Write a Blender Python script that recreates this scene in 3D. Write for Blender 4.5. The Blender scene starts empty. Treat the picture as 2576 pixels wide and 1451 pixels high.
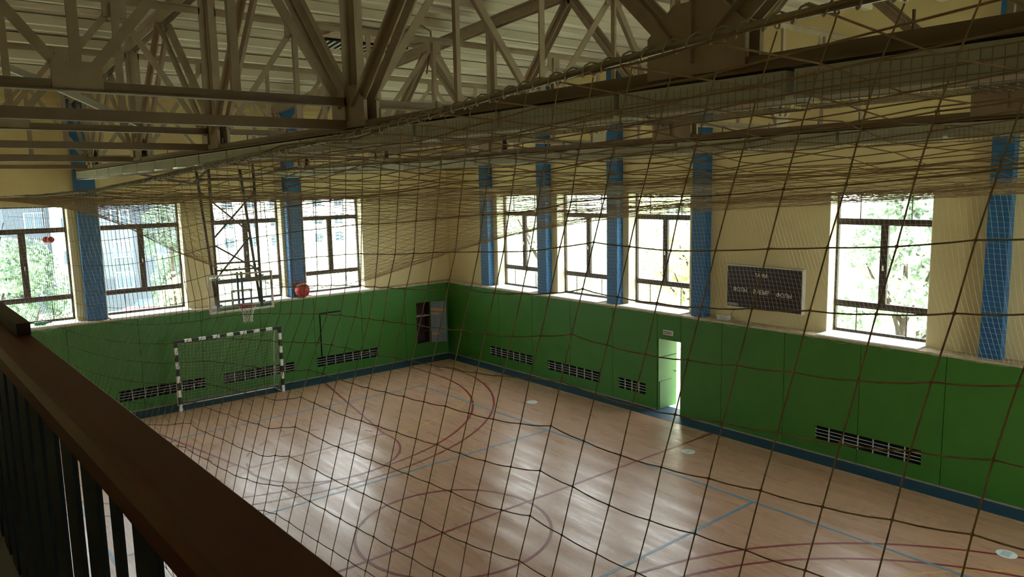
import bpy, math, random
import numpy as np
from mathutils import Vector, Matrix, Euler

sc = bpy.context.scene
COL = sc.collection
# ------------------------------------------------------------------ camera
F_PX = 1884.61
cd = bpy.data.cameras.new('camera')
cam = bpy.data.objects.new('camera', cd)
COL.objects.link(cam)
cam.location = (-15.908, -23.243, 6.254)
cam.rotation_euler = (1.435159, 0.020329, -0.690647)
cd.sensor_width = 36.0
cd.lens = F_PX / 2576 * 36.0
cd.clip_start = 0.05
cd.clip_end = 600
sc.camera = cam
# ------------------------------------------------------------------ light and exposure
w = bpy.data.worlds.new('sky')
sc.world = w
w.use_nodes = True
wn = w.node_tree.nodes
wn['Background'].inputs[0].default_value = (0.95, 0.97, 1.0, 1)
wn['Background'].inputs[1].default_value = 9.0
sd = bpy.data.lights.new('sun', 'SUN')
sd.energy = 14.0
sd.angle = math.radians(1.0)
sd.color = (1.0, 0.95, 0.86)
sun = bpy.data.objects.new('sun', sd)
COL.objects.link(sun)
sun.rotation_euler = Euler((math.radians(20), 0, math.radians(-25)), 'XYZ')
vs = sc.view_settings
vs.view_transform = 'Standard'
vs.look = 'None'
vs.gamma = 1.0
vs.use_curve_mapping = False
vs.exposure = 0.30
try:
    sc.cycles.diffuse_bounces = 6
    sc.cycles.max_bounces = 16
    sc.cycles.transparent_max_bounces = 24
    sc.cycles.sample_clamp_indirect = 8.0
except Exception:
    pass

R2 = random.Random(7)

# ------------------------------------------------------------------ materials
def newmat(name):
    m = bpy.data.materials.new(name)
    m.use_nodes = True
    nt = m.node_tree
    return m, nt, nt.nodes['Principled BSDF']

def mat(name, col, rough=0.6, metal=0.0, var=0.12, scale=3.0, bump=0.0, bscale=40.0, spec=0.4, stretch=(1, 1, 1)):
    m, nt, b = newmat(name)
    b.inputs['Roughness'].default_value = rough
    b.inputs['Metallic'].default_value = metal
    b.inputs['Specular IOR Level'].default_value = spec
    tc = nt.nodes.new('ShaderNodeTexCoord')
    mp = nt.nodes.new('ShaderNodeMapping')
    mp.inputs['Scale'].default_value = stretch
    nt.links.new(tc.outputs['Object'], mp.inputs[0])
    n = nt.nodes.new('ShaderNodeTexNoise')
    n.inputs['Scale'].default_value = scale
    n.inputs['Detail'].default_value = 5
    nt.links.new(mp.outputs[0], n.inputs['Vector'])
    r = nt.nodes.new('ShaderNodeValToRGB')
    r.color_ramp.elements[0].position = 0.3
    r.color_ramp.elements[1].position = 0.7
    r.color_ramp.elements[0].color = tuple(c * (1 - var) for c in col) + (1,)
    r.color_ramp.elements[1].color = tuple(min(1, c * (1 + var)) for c in col) + (1,)
    nt.links.new(n.outputs['Fac'], r.inputs[0])
    nt.links.new(r.outputs[0], b.inputs['Base Color'])
    if bump:
        n2 = nt.nodes.new('ShaderNodeTexNoise')
        n2.inputs['Scale'].default_value = bscale
        nt.links.new(mp.outputs[0], n2.inputs['Vector'])
        bp = nt.nodes.new('ShaderNodeBump')
        bp.inputs['Strength'].default_value = bump
        bp.inputs['Distance'].default_value = 0.02
        nt.links.new(n2.outputs['Fac'], bp.inputs['Height'])
        nt.links.new(bp.outputs[0], b.inputs['Normal'])
    return m

M = {}
M['yellow'] = mat('yellow_paint', (0.70, 0.585, 0.32), 0.75, var=0.05, scale=1.2, bump=0.15, bscale=25)
M['blue'] = mat('blue_pillar_paint', (0.018, 0.115, 0.29), 0.45, var=0.08)
M['green'] = mat('green_panel_paint', (0.046, 0.170, 0.022), 0.45, var=0.06, scale=2)
M['groove'] = mat('panel_joint', (0.012, 0.05, 0.010), 0.8)
M['ledge'] = mat('dusty_plaster', (0.50, 0.42, 0.30), 0.9, var=0.25, scale=6, bump=0.4)
M['sill'] = mat('white_sill', (0.85, 0.84, 0.80), 0.5, var=0.05)
M['reveal'] = mat('cream_reveal', (0.86, 0.80, 0.58), 0.7, var=0.04)
M['frame'] = mat('brown_window_frame', (0.045, 0.026, 0.021), 0.5, var=0.15, scale=8)
M['navy'] = mat('blue_floor_paint', (0.018, 0.055, 0.105), 0.5, var=0.15, scale=5)
M['skirt'] = mat('dusty_skirting', (0.28, 0.24, 0.18), 0.85, var=0.2, scale=9)
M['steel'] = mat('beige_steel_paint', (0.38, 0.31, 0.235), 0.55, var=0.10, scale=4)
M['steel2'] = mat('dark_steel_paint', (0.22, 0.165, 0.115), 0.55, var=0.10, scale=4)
M['slab'] = mat('whitewashed_slab', (0.70, 0.66, 0.58), 0.85, var=0.08, scale=1.5, stretch=(0.3, 1, 1))
M['lampgrey'] = mat('grey_lamp_case', (0.50, 0.53, 0.48), 0.45, var=0.06)
M['lampin'] = mat('white_lamp_reflector', (0.85, 0.85, 0.80), 0.15, var=0.03, spec=0.8)
M['wire'] = mat('galvanised_wire', (0.30, 0.27, 0.22), 0.5, metal=0.4)
M['rope'] = mat('khaki_net_rope', (0.50, 0.41, 0.28), 0.85, var=0.15, scale=30)
M['rope_pale'] = mat('pale_net_cord', (0.62, 0.60, 0.50), 0.85, var=0.1, scale=30)
M['rope_roof'] = mat('tan_roof_net_cord', (0.40, 0.31, 0.18), 0.85, var=0.15, scale=30)
M['cable'] = mat('steel_cable', (0.40, 0.37, 0.32), 0.35, metal=0.7)
M['rail'] = mat('brown_lacquered_wood', (0.14, 0.034, 0.026), 0.42, var=0.12, scale=6, stretch=(4, 0.4, 4))
M['railcap'] = mat('black_brown_metal', (0.035, 0.022, 0.018), 0.4)
M['slat'] = mat('dark_navy_slat', (0.005, 0.021, 0.050), 0.45, var=0.1)
M['concrete'] = mat('balcony_concrete', (0.25, 0.24, 0.22), 0.9, var=0.15, bump=0.2)
M['white'] = mat('white_paint', (0.78, 0.77, 0.72), 0.5, var=0.05)
M['black'] = mat('black_paint', (0.015, 0.015, 0.015), 0.5)
M['dark'] = mat('dark_recess', (0.006, 0.006, 0.007), 0.9)
M['ventbar'] = mat('grey_vent_bar', (0.40, 0.42, 0.38), 0.5)
M['gunmetal'] = mat('grey_hoop_steel', (0.12, 0.11, 0.12), 0.5, metal=0.2)
M['boardframe'] = mat('pale_board_frame', (0.62, 0.50, 0.42), 0.5)
M['target'] = mat('brown_grey_target', (0.33, 0.28, 0.25), 0.5)
M['rimred'] = mat('dark_red_rim', (0.30, 0.02, 0.02), 0.4)
M['ballred'] = mat('red_rubber', (0.42, 0.025, 0.02), 0.5, var=0.08)
M['screen'] = mat('dark_scoreboard_face', (0.022, 0.012, 0.014), 0.3, var=0.2)
M['lightframe'] = mat('pale_aluminium', (0.62, 0.60, 0.55), 0.4, metal=0.2)
M['letter'] = mat('cream_letters', (0.72, 0.68, 0.60), 0.6)
M['niche'] = mat('plum_niche', (0.055, 0.025, 0.025), 0.9, var=0.25, scale=4)
M['greyblue'] = mat('grey_blue_board', (0.16, 0.19, 0.21), 0.7, var=0.12, scale=5)
M['timber'] = mat('raw_timber', (0.42, 0.24, 0.11), 0.7, var=0.15, scale=6, stretch=(1, 1, 6))
M['signface'] = mat('grey_sign_face', (0.10, 0.09, 0.085), 0.5)
M['bottle'] = mat('green_bottle', (0.02, 0.20, 0.08), 0.2)
M['rust'] = mat('rusty_plate', (0.42, 0.33, 0.23), 0.8, var=0.35, scale=6)
M['grille'] = mat('dark_grille', (0.05, 0.05, 0.045), 0.6)
M['grass'] = mat('lawn', (0.50, 0.56, 0.36), 0.95, var=0.3, scale=0.5)
M['asphalt'] = mat('pale_asphalt', (0.50, 0.50, 0.50), 0.95, var=0.1)
M['greybrick'] = mat('blue_grey_brick', (0.06, 0.078, 0.102), 0.9, var=0.06, scale=2)  # bluish shade of the facade is put into the brick colour
M['whitebrick'] = mat('white_brick', (0.72, 0.72, 0.70), 0.9, var=0.05, scale=2)
M['bframe'] = mat('white_house_frame', (0.8, 0.8, 0.8), 0.5)
M['bglass'] = mat('blue_house_glass', (0.07, 0.10, 0.14), 0.15)
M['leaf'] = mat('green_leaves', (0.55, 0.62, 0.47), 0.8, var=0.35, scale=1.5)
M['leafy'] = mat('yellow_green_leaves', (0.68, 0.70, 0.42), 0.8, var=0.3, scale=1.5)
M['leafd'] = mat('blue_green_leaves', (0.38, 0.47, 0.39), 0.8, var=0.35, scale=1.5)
M['leafs'] = mat('greyish_blue_green_leaves', (0.19, 0.28, 0.20), 0.8, var=0.35, scale=1.5)  # darker, greyer green for the trees beyond the end wall
M['bark'] = mat('bark', (0.06, 0.045, 0.035), 0.9, var=0.3)
M['redroof'] = mat('faded_red_paint', (0.42, 0.16, 0.18), 0.6)

def glass(name, tint, refl):
    m = bpy.data.materials.new(name)
    m.use_nodes = True
    nt = m.node_tree
    for n in list(nt.nodes):
        nt.nodes.remove(n)
    o = nt.nodes.new('ShaderNodeOutputMaterial')
    t = nt.nodes.new('ShaderNodeBsdfTransparent')
    t.inputs[0].default_value = (*tint, 1)
    g = nt.nodes.new('ShaderNodeBsdfGlossy')
    g.inputs['Roughness'].default_value = 0.02
    lw = nt.nodes.new('ShaderNodeLayerWeight')
    pw = nt.nodes.new('ShaderNodeMath'); pw.operation = 'POWER'; pw.inputs[1].default_value = 4.0
    nt.links.new(lw.outputs['Facing'], pw.inputs[0])
    fr = nt.nodes.new('ShaderNodeMath'); fr.operation = 'MULTIPLY_ADD'; fr.inputs[1].default_value = 0.5; fr.inputs[2].default_value = 0.03
    nt.links.new(pw.outputs[0], fr.inputs[0])
    mx = nt.nodes.new('ShaderNodeMixShader')
    mu = nt.nodes.new('ShaderNodeMath'); mu.operation = 'MULTIPLY'; mu.inputs[1].default_value = refl
    nt.links.new(fr.outputs[0], mu.inputs[0])
    nt.links.new(mu.outputs[0], mx.inputs[0])
    nt.links.new(t.outputs[0], mx.inputs[1])
    nt.links.new(g.outputs[0], mx.inputs[2])
    nt.links.new(mx.outputs[0], o.inputs[0])
    return m
M['pane'] = glass('window_glass', (0.93, 0.96, 0.95), 1.0)
M['boardglass'] = glass('backboard_glass', (0.80, 0.86, 0.86), 1.6)

# wood floor: strips run along y, worn lacquer
def floor_mat():
    m, nt, b = newmat('oak_print_vinyl')
    L = nt.links.new
    tc = nt.nodes.new('ShaderNodeTexCoord')
    mp = nt.nodes.new('ShaderNodeMapping'); mp.inputs['Rotation'].default_value = (0, 0, math.radians(90))
    L(tc.outputs['Object'], mp.inputs[0])
    br = nt.nodes.new('ShaderNodeTexBrick')
    br.inputs['Scale'].default_value = 1.0
    br.inputs['Brick Width'].default_value = 0.9
    br.inputs['Row Height'].default_value = 0.075
    br.inputs['Mortar Size'].default_value = 0.0012
    br.inputs['Color1'].default_value = (0.47, 0.285, 0.19, 1)
    br.inputs['Color2'].default_value = (0.40, 0.235, 0.155, 1)
    br.inputs['Mortar'].default_value = (0.25, 0.15, 0.09, 1)
    L(mp.outputs[0], br.inputs['Vector'])
    n = nt.nodes.new('ShaderNodeTexNoise'); n.inputs['Scale'].default_value = 1.0; n.inputs['Detail'].default_value = 6
    mp2 = nt.nodes.new('ShaderNodeMapping'); mp2.inputs['Scale'].default_value = (22, 1.2, 1)
    L(tc.outputs['Object'], mp2.inputs[0]); L(mp2.outputs[0], n.inputs['Vector'])
    r = nt.nodes.new('ShaderNodeMapRange'); r.inputs[1].default_value = 0.3; r.inputs[2].default_value = 0.7
    r.inputs[3].default_value = 0.90; r.inputs[4].default_value = 1.08
    L(n.outputs['Fac'], r.inputs[0])
    vm = nt.nodes.new('ShaderNodeVectorMath'); vm.operation = 'SCALE'
    L(br.outputs['Color'], vm.inputs[0]); L(r.outputs[0], vm.inputs['Scale'])
    L(vm.outputs[0], b.inputs['Base Color'])
    # scuffed lacquer: two sizes of wear
    n2 = nt.nodes.new('ShaderNodeTexNoise'); n2.inputs['Scale'].default_value = 1.0; n2.inputs['Detail'].default_value = 4
    n2.inputs['Roughness'].default_value = 0.6
    mp3 = nt.nodes.new('ShaderNodeMapping'); mp3.inputs['Scale'].default_value = (7, 0.8, 1)
    L(tc.outputs['Object'], mp3.inputs[0]); L(mp3.outputs[0], n2.inputs['Vector'])
    r2 = nt.nodes.new('ShaderNodeMapRange'); r2.inputs[1].default_value = 0.35; r2.inputs[2].default_value = 0.65
    r2.inputs[3].default_value = 0.25; r2.inputs[4].default_value = 0.36
    L(n2.outputs['Fac'], r2.inputs[0]); L(r2.outputs[0], b.inputs['Roughness'])
    b.inputs['Specular IOR Level'].default_value = 0.55
    # shallow waves across the width of the vinyl rolls (1.6 m) and scratches
    wv = nt.nodes.new('ShaderNodeTexWave'); wv.wave_type = 'BANDS'; wv.bands_direction = 'X'
    wv.inputs['Scale'].default_value = 0.45; wv.inputs['Distortion'].default_value = 1.2; wv.inputs['Detail'].default_value = 2
    L(tc.outputs['Object'], wv.inputs['Vector'])
    n3 = nt.nodes.new('ShaderNodeTexNoise'); n3.inputs['Scale'].default_value = 26; n3.inputs['Detail'].default_value = 6
    n3.inputs['Distortion'].default_value = 1.5
    L(tc.outputs['Object'], n3.inputs['Vector'])
    b1 = nt.nodes.new('ShaderNodeBump'); b1.inputs['Strength'].default_value = 0.5; b1.inputs['Distance'].default_value = 0.012
    L(wv.outputs['Fac'], b1.inputs['Height'])
    b2 = nt.nodes.new('ShaderNodeBump'); b2.inputs['Strength'].default_value = 0.09; b2.inputs['Distance'].default_value = 0.01
    L(n3.outputs['Fac'], b2.inputs['Height']); L(b1.outputs[0], b2.inputs['Normal'])
    L(b2.outputs[0], b.inputs['Normal'])
    return m
M['wood'] = floor_mat()
M['linered'] = mat('red_court_line', (0.20, 0.020, 0.026), 0.35, var=0.1)
M['lineblue'] = mat('blue_court_line', (0.10, 0.24, 0.36), 0.35, var=0.1)
M['lineyellow'] = mat('yellow_court_line', (0.50, 0.32, 0.11), 0.35, var=0.15)
M['sticker'] = mat('pale_blue_sticker', (0.66, 0.76, 0.80), 0.4, var=0.03)

# ------------------------------------------------------------------ mesh builder
class MB:
    def __init__(s):
        s.v = []; s.f = []; s.mi = []
    def add(s, vs_, fs_, mi=0):
        o = len(s.v)
        s.v.extend([tuple(q) for q in vs_])
        s.f.extend([tuple(i + o for i in f) for f in fs_])
        s.mi.extend([mi] * len(fs_))
        return s
    def box(s, x0, x1, y0, y1, z0, z1, mi=0):
        if x0 > x1: x0, x1 = x1, x0
        if y0 > y1: y0, y1 = y1, y0
        if z0 > z1: z0, z1 = z1, z0
        v = [(x0, y0, z0), (x1, y0, z0), (x1, y1, z0), (x0, y1, z0), (x0, y0, z1), (x1, y0, z1), (x1, y1, z1), (x0, y1, z1)]
        return s.add(v, [(0, 3, 2, 1), (4, 5, 6, 7), (0, 1, 5, 4), (1, 2, 6, 5), (2, 3, 7, 6), (3, 0, 4, 7)], mi)
    def bar(s, a, b, w_, h_, up=(0, 0, 1), mi=0):
        """rectangular bar from a to b; h_ measured near 'up', w_ across"""
        a = Vector(a); b = Vector(b); d = (b - a).normalized(); up = Vector(up)
        if abs(d.dot(up)) > 0.98: up = Vector((1, 0, 0)) if abs(d.x) < 0.9 else Vector((0, 1, 0))
        r = d.cross(up).normalized(); u = r.cross(d).normalized()
        v = []
        for p in (a, b):
            for sx, sy in ((-1, -1), (1, -1), (1, 1), (-1, 1)):
                v.append(p + r * (sx * w_ / 2) + u * (sy * h_ / 2))
        return s.add(v, [(3, 2, 1, 0), (4, 5, 6, 7), (0, 1, 5, 4), (1, 2, 6, 5), (2, 3, 7, 6), (3, 0, 4, 7)], mi)
    def angle(s, a, b, leg, side, t=0.012, gap=0.0, up=(0, 0, 1), mi=0):
        """double-angle steel member: two L sections back to back"""
        a = Vector(a); b = Vector(b); d = (b - a).normalized(); side = Vector(side).normalized()
        n = d.cross(side).normalized()
        for sg in (-1, 1):
            o = side * (sg * gap / 2)
            s._plate(a + o, b + o, n * leg / 2, side * (sg * t), mi)
            o2 = side * (sg * (gap / 2)) - n * (leg / 2)
            s._plate2(a + o2, b + o2, side * (sg * leg * 0.8), n * t, mi)
        return s
    def _plate(s, a, b, half, th, mi):
        v = [a - half, a + half, b + half, b - half, a - half + th, a + half + th, b + half + th, b - half + th]
        return s.add(v, [(0, 1, 2, 3), (7, 6, 5, 4), (0, 4, 5, 1), (1, 5, 6, 2), (2, 6, 7, 3), (3, 7, 4, 0)], mi)
    def _plate2(s, a, b, wv, th, mi):
        v = [a, a + wv, b + wv, b, a + th, a + wv + th, b + wv + th, b + th]
        return s.add(v, [(0, 1, 2, 3), (7, 6, 5, 4), (0, 4, 5, 1), (1, 5, 6, 2), (2, 6, 7, 3), (3, 7, 4, 0)], mi)
    def tube(s, pts, r, n=6, closed=False, mi=0, cap=True):
        P = [Vector(p) for p in pts]
        m = len(P); o = len(s.v); ref = Vector((0, 0, 1))
        for i, p in enumerate(P):
            if closed: d = P[(i + 1) % m] - P[(i - 1) % m]
            else: d = P[min(i + 1, m - 1)] - P[max(i - 1, 0)]
            d.normalize()
            rr = ref if abs(d.dot(ref)) < 0.95 else Vector((1, 0, 0))
            x = d.cross(rr).normalized(); y = d.cross(x).normalized()
            ri = r[i] if isinstance(r, (list, tuple)) else r
            for k in range(n):
                a = 2 * math.pi * k / n
                s.v.append(tuple(p + x * (math.cos(a) * ri) + y * (math.sin(a) * ri)))
        segs = m if closed else m - 1
        for i in range(segs):
            j = (i + 1) % m
            for k in range(n):
                k2 = (k + 1) % n
                s.f.append((o + i * n + k, o + i * n + k2, o + j * n + k2, o + j * n + k)); s.mi.append(mi)
        if cap and not closed and n > 2:
            s.f.append(tuple(o + k for k in range(n))[::-1]); s.mi.append(mi)
            s.f.append(tuple(o + (m - 1) * n + k for k in range(n))); s.mi.append(mi)
        return s
    def blob(s, c, r, seg=8, rings=5, mi=0):
        c = Vector(c); o = len(s.v)
        rr = r if isinstance(r, (tuple, list)) else (r, r, r)
        for i in range(1, rings):
            th = math.pi * i / rings
            for k in range(seg):
                a = 2 * math.pi * k / seg
                s.v.append((c.x + rr[0] * math.sin(th) * math.cos(a), c.y + rr[1] * math.sin(th) * math.sin(a), c.z + rr[2] * math.cos(th)))
        s.v.append((c.x, c.y, c.z + rr[2])); s.v.append((c.x, c.y, c.z - rr[2]))
        t = o + (rings - 1) * seg
        for i in range(rings - 2):
            for k in range(seg):
                k2 = (k + 1) % seg
                s.f.append((o + i * seg + k, o + (i + 1) * seg + k, o + (i + 1) * seg + k2, o + i * seg + k2)); s.mi.append(mi)
        for k in range(seg):
            k2 = (k + 1) % seg
            s.f.append((t, o + k, o + k2)); s.mi.append(mi)
            s.f.append((t + 1, o + (rings - 2) * seg + k2, o + (rings - 2) * seg + k)); s.mi.append(mi)
        return s
    def build(s, name, mats, parent=None, smooth=False, base=None):
        me = bpy.data.meshes.new(name)
        vv = s.v
        if base is not None:
            vv = [(a - base[0], b - base[1], c - base[2]) for a, b, c in vv]
        me.from_pydata(vv, [], s.f)
        if not isinstance(mats, (list, tuple)): mats = [mats]
        for q in mats: me.materials.append(q)
        if len(mats) > 1: me.polygons.foreach_set('material_index', s.mi)
        if smooth: me.polygons.foreach_set('use_smooth', [True] * len(me.polygons))
        me.update()
        o = bpy.data.objects.new(name, me)
        COL.objects.link(o)
        if parent is not None: o.parent = parent
        elif base is not None: o.location = base
        return o

def tag(o, label=None, cat=None, group=None, kind=None):
    if label: o['label'] = label
    if cat: o['category'] = cat
    if group: o['group'] = group
    if kind: o['kind'] = kind
    return o

def thing(name, loc, label, cat, group=None, rz=0.0):
    o = bpy.data.objects.new(name, None)
    COL.objects.link(o)
    o.location = loc; o.rotation_euler = (0, 0, rz)
    o.empty_display_size = 0.1
    return tag(o, label, cat, group)

def copy_tree(o, parent=None):
    c = o.copy(); COL.objects.link(c)
    if parent is not None: c.parent = parent
    for ch in list(o.children): copy_tree(ch, c)
    return c

def struct(o, label=None):
    o['kind'] = 'structure'
    if label: o['label'] = label
    o['category'] = o.name.split('_')[0].split('.')[0]
    return o

def text_mesh(body, size, name, material, parent, M4, extrude=0.004, align='CENTER'):
    cu = bpy.data.curves.new(name, 'FONT')
    cu.body = body; cu.size = size; cu.extrude = extrude; cu.align_x = align; cu.align_y = 'CENTER'
    tmp = bpy.data.objects.new(name + '_tmp', cu)
    COL.objects.link(tmp)
    dg = bpy.context.evaluated_depsgraph_get()
    me = bpy.data.meshes.new_from_object(tmp.evaluated_get(dg))
    bpy.data.objects.remove(tmp)
    bpy.data.curves.remove(cu)
    me.transform(M4)
    me.materials.clear(); me.materials.append(material)
    me.name = name
    o = bpy.data.objects.new(name, me); COL.objects.link(o); o.parent = parent
    return o
# ------------------------------------------------------------------ dimensions (metres; x=0 and y=0 are the faces of the green panelling)
YN = -26.7          # near end wall
XL = -17.9          # long wall behind the balcony
YR = -13.35         # roof ridge
PANEL_H = 2.76
def rib_z(y): return 9.0 + 0.068 * min(abs(y), abs(y - 2 * YR)) if y < 0 else 9.0
def top_chord_z(y): return 8.82 + 0.066 * min(abs(y), abs(y - 2 * YR))

# ------------------------------------------------------------------ floor
m = MB()
m.box(XL, 0.0, YN, 0.0, -0.2, 0.0)
struct(m.build('floor', M['wood']), 'pale wood-print sports floor of the hall')
# blue painted border strips
m = MB()
m.box(-0.567, 0.0, YN, 0.0, 0.0, 0.004)
m.box(XL, -0.567, -0.856, 0.0, 0.0, 0.004)
m.box(0.0, 0.5, -10.93, -10.13, -0.19, 0.004)
struct(m.build('trim_1', M['navy']), 'dark blue painted floor border along the two far walls')

# ------------------------------------------------------------------ walls with window openings
ZS, ZT = 2.76, 5.99
WIN_R = [(-4.77, -2.57), (-7.85, -5.65), (-10.87, -8.67), (-16.90, -14.70), (-22.9, -20.7)]  # the last one lies out of view, added for its light
WIN_B = [(-17.5, -15.25), (-14.36, -12.16), (-11.42, -9.20), (-8.30, -6.10), (-5.38, -3.18)]
def wall_cells(a0, a1, z0, z1, holes):
    """rectangles covering a wall minus the holes (b0,b1,c0,c1)"""
    out = []
    xs = sorted({a0, a1, *[h[0] for h in holes], *[h[1] for h in holes]})
    zs = sorted({z0, z1, *[h[2] for h in holes], *[h[3] for h in holes]})
    for i in range(len(xs) - 1):
        for j in range(len(zs) - 1):
            cx = (xs[i] + xs[i + 1]) / 2; cz = (zs[j] + zs[j + 1]) / 2
            if any(h[0] < cx < h[1] and h[2] < cz < h[3] for h in holes): continue
            out.append((xs[i], xs[i + 1], zs[j], zs[j + 1]))
    return out
def gable(y0, y1): return [(y0, rib_z(y0) + 0.3), (y1, rib_z(y1) + 0.3)]
# right wall (x = 0.45 .. 0.95)
m = MB()
for a0, a1, c0, c1 in wall_cells(YN - 0.5, 0.95, 0.0, 8.9, [(a, b, ZS, ZT) for a, b in WIN_R] + [(-10.93, -10.13, 0.0, 2.03)]):
    m.box(0.45, 0.95, a0, a1, c0, c1)
gz = [(YN - 0.5, 9.3), (YR, 10.2), (0.95, 9.3)]
v = []
for x in (0.45, 0.95):
    for y, z in [(YN - 0.5, 8.9), (YN - 0.5, 9.3), (YR, 10.25), (0.95, 9.3), (0.95, 8.9)]: v.append((x, y, z))
m.add(v, [(0, 1, 2, 3, 4), (9, 8, 7, 6, 5), (1, 6, 7, 2), (2, 7, 8, 3)])
struct(m.build('wall_right', M['yellow']), 'yellow plastered long wall with windows')
# back wall (y = 0.45 .. 0.95)
m = MB()
for a0, a1, c0, c1 in wall_cells(XL - 0.5, 0.45, 0.0, 9.3, [(a, b, ZS, ZT) for a, b in WIN_B]):
    m.box(a0, a1, 0.45, 0.95, c0, c1)
struct(m.build('wall_back', M['yellow']), 'yellow plastered end wall with windows behind the basketball hoop')
# near wall and the long wall behind the balcony (out of the picture, they close the hall)
WIN_N_ADDED = [(-6.2, -4.2), (-3.0, -1.0)]  # unseen windows, added to bring more daylight into the hall
m = MB()
for a0, a1, c0, c1 in wall_cells(XL - 0.5, 0.45, 0.0, 9.3, [(a, b, 1.0, 6.4) for a, b in WIN_N_ADDED]):
    m.box(a0, a1, YN - 0.5, YN, c0, c1)
struct(m.build('wall_front', M['yellow']))
m = MB()
m.box(XL - 0.5, XL, YN, 0.45, 0.0, 8.9)
v = []
for x in (XL - 0.5, XL):
    for y, z in [(YN, 8.9), (YN, 9.3), (YR, 10.25), (0.45, 9.3), (0.45, 8.9)]: v.append((x, y, z))
m.add(v, [(0, 1, 2, 3, 4), (9, 8, 7, 6, 5)])
struct(m.build('wall_left', M['yellow']))

# green panelling: separate sheets with dark joints, vent and door holes cut out
VENT_R = [(-4.86, -2.58, 7), (-7.95, -5.63, 7), (-9.73, -8.69, 4), (-17.09, -14.77, 7)]
VENT_B = [(-11.40, -9.01, 7), (-8.45, -6.15, 7), (-5.34, -3.03, 7)]
VZ0, VZ1 = 0.35, 0.67
SEAM_R = [0.0, -1.31, -3.14, -4.9, -6.69, -8.47, -10.13, -10.93, -12.22, -13.95, -15.75, -17.47, -19.3, -21.1, -22.9, -24.7, YN]
SEAM_B = [0.0, -1.86, -3.62, -5.38, -7.2, -9.01, -10.75, -12.55, -14.35, -16.15, XL]
def panels(seams, holes, axis):
    m = MB()
    for i in range(len(seams) - 1):
        b1, b0 = seams[i], seams[i + 1]
        hs = [(max(h[0], b0), min(h[1], b1), h[2], h[3]) for h in holes if h[1] > b0 and h[0] < b1]
        for a0, a1, c0, c1 in wall_cells(b0, b1, 0.0, PANEL_H - 0.02, hs):
            e0 = 0.006 if a0 == b0 else 0; e1 = 0.006 if a1 == b1 and i else 0
            if axis == 'x': m.box(0.0, 0.03, a0 + e0, a1 - e1, c0, c1)
            else: m.box(a0 + e0, a1 - e1, 0.0, 0.03, c0, c1)
    return m
hr = [(a, b, VZ0, VZ1) for a, b, n in VENT_R] + [(-10.93, -10.13, 0.0, 2.03)]
hb = [(a, b, VZ0, VZ1) for a, b, n in VENT_B] + [(-1.38, -0.775, 0.53, 2.07)]
struct(panels(SEAM_R, hr, 'x').build('trim_2', M['green']), 'green panelling along the lower long wall')
struct(panels(SEAM_B, hb, 'y').build('trim_3', M['green']), 'green panelling along the lower end wall')
# backing of the panelling and the ledge on top
m = MB()
for a0, a1, c0, c1 in wall_cells(YN, 0.0, 0.0, PANEL_H - 0.05, hr): m.box(0.031, 0.06 if c0 < 3 else 0.1, a0, a1, c0, c1)
for a0, a1, c0, c1 in wall_cells(XL, 0.0, 0.0, PANEL_H - 0.05, hb): m.box(a0, a1, 0.031, 0.06, c0, c1)
struct(m.build('trim_4', M['groove']))
m = MB()
m.box(-0.002, 0.449, YN, 0.449, PANEL_H - 0.045, PANEL_H)
m.box(XL, -0.003, -0.002, 0.449, PANEL_H - 0.045, PANEL_H)
struct(m.build('trim_5', M['ledge']), 'dusty ledge on top of the green panelling')
# low skirting along the panel foot
m = MB()
m.box(-0.02, -0.001, YN, -10.95, 0.0, 0.035); m.box(-0.02, -0.001, -10.11, -0.021, 0.0, 0.035)
m.box(XL, -0.021, -0.02, -0.001, 0.0, 0.035)
struct(m.build('baseboard_right', M['skirt']))

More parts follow.
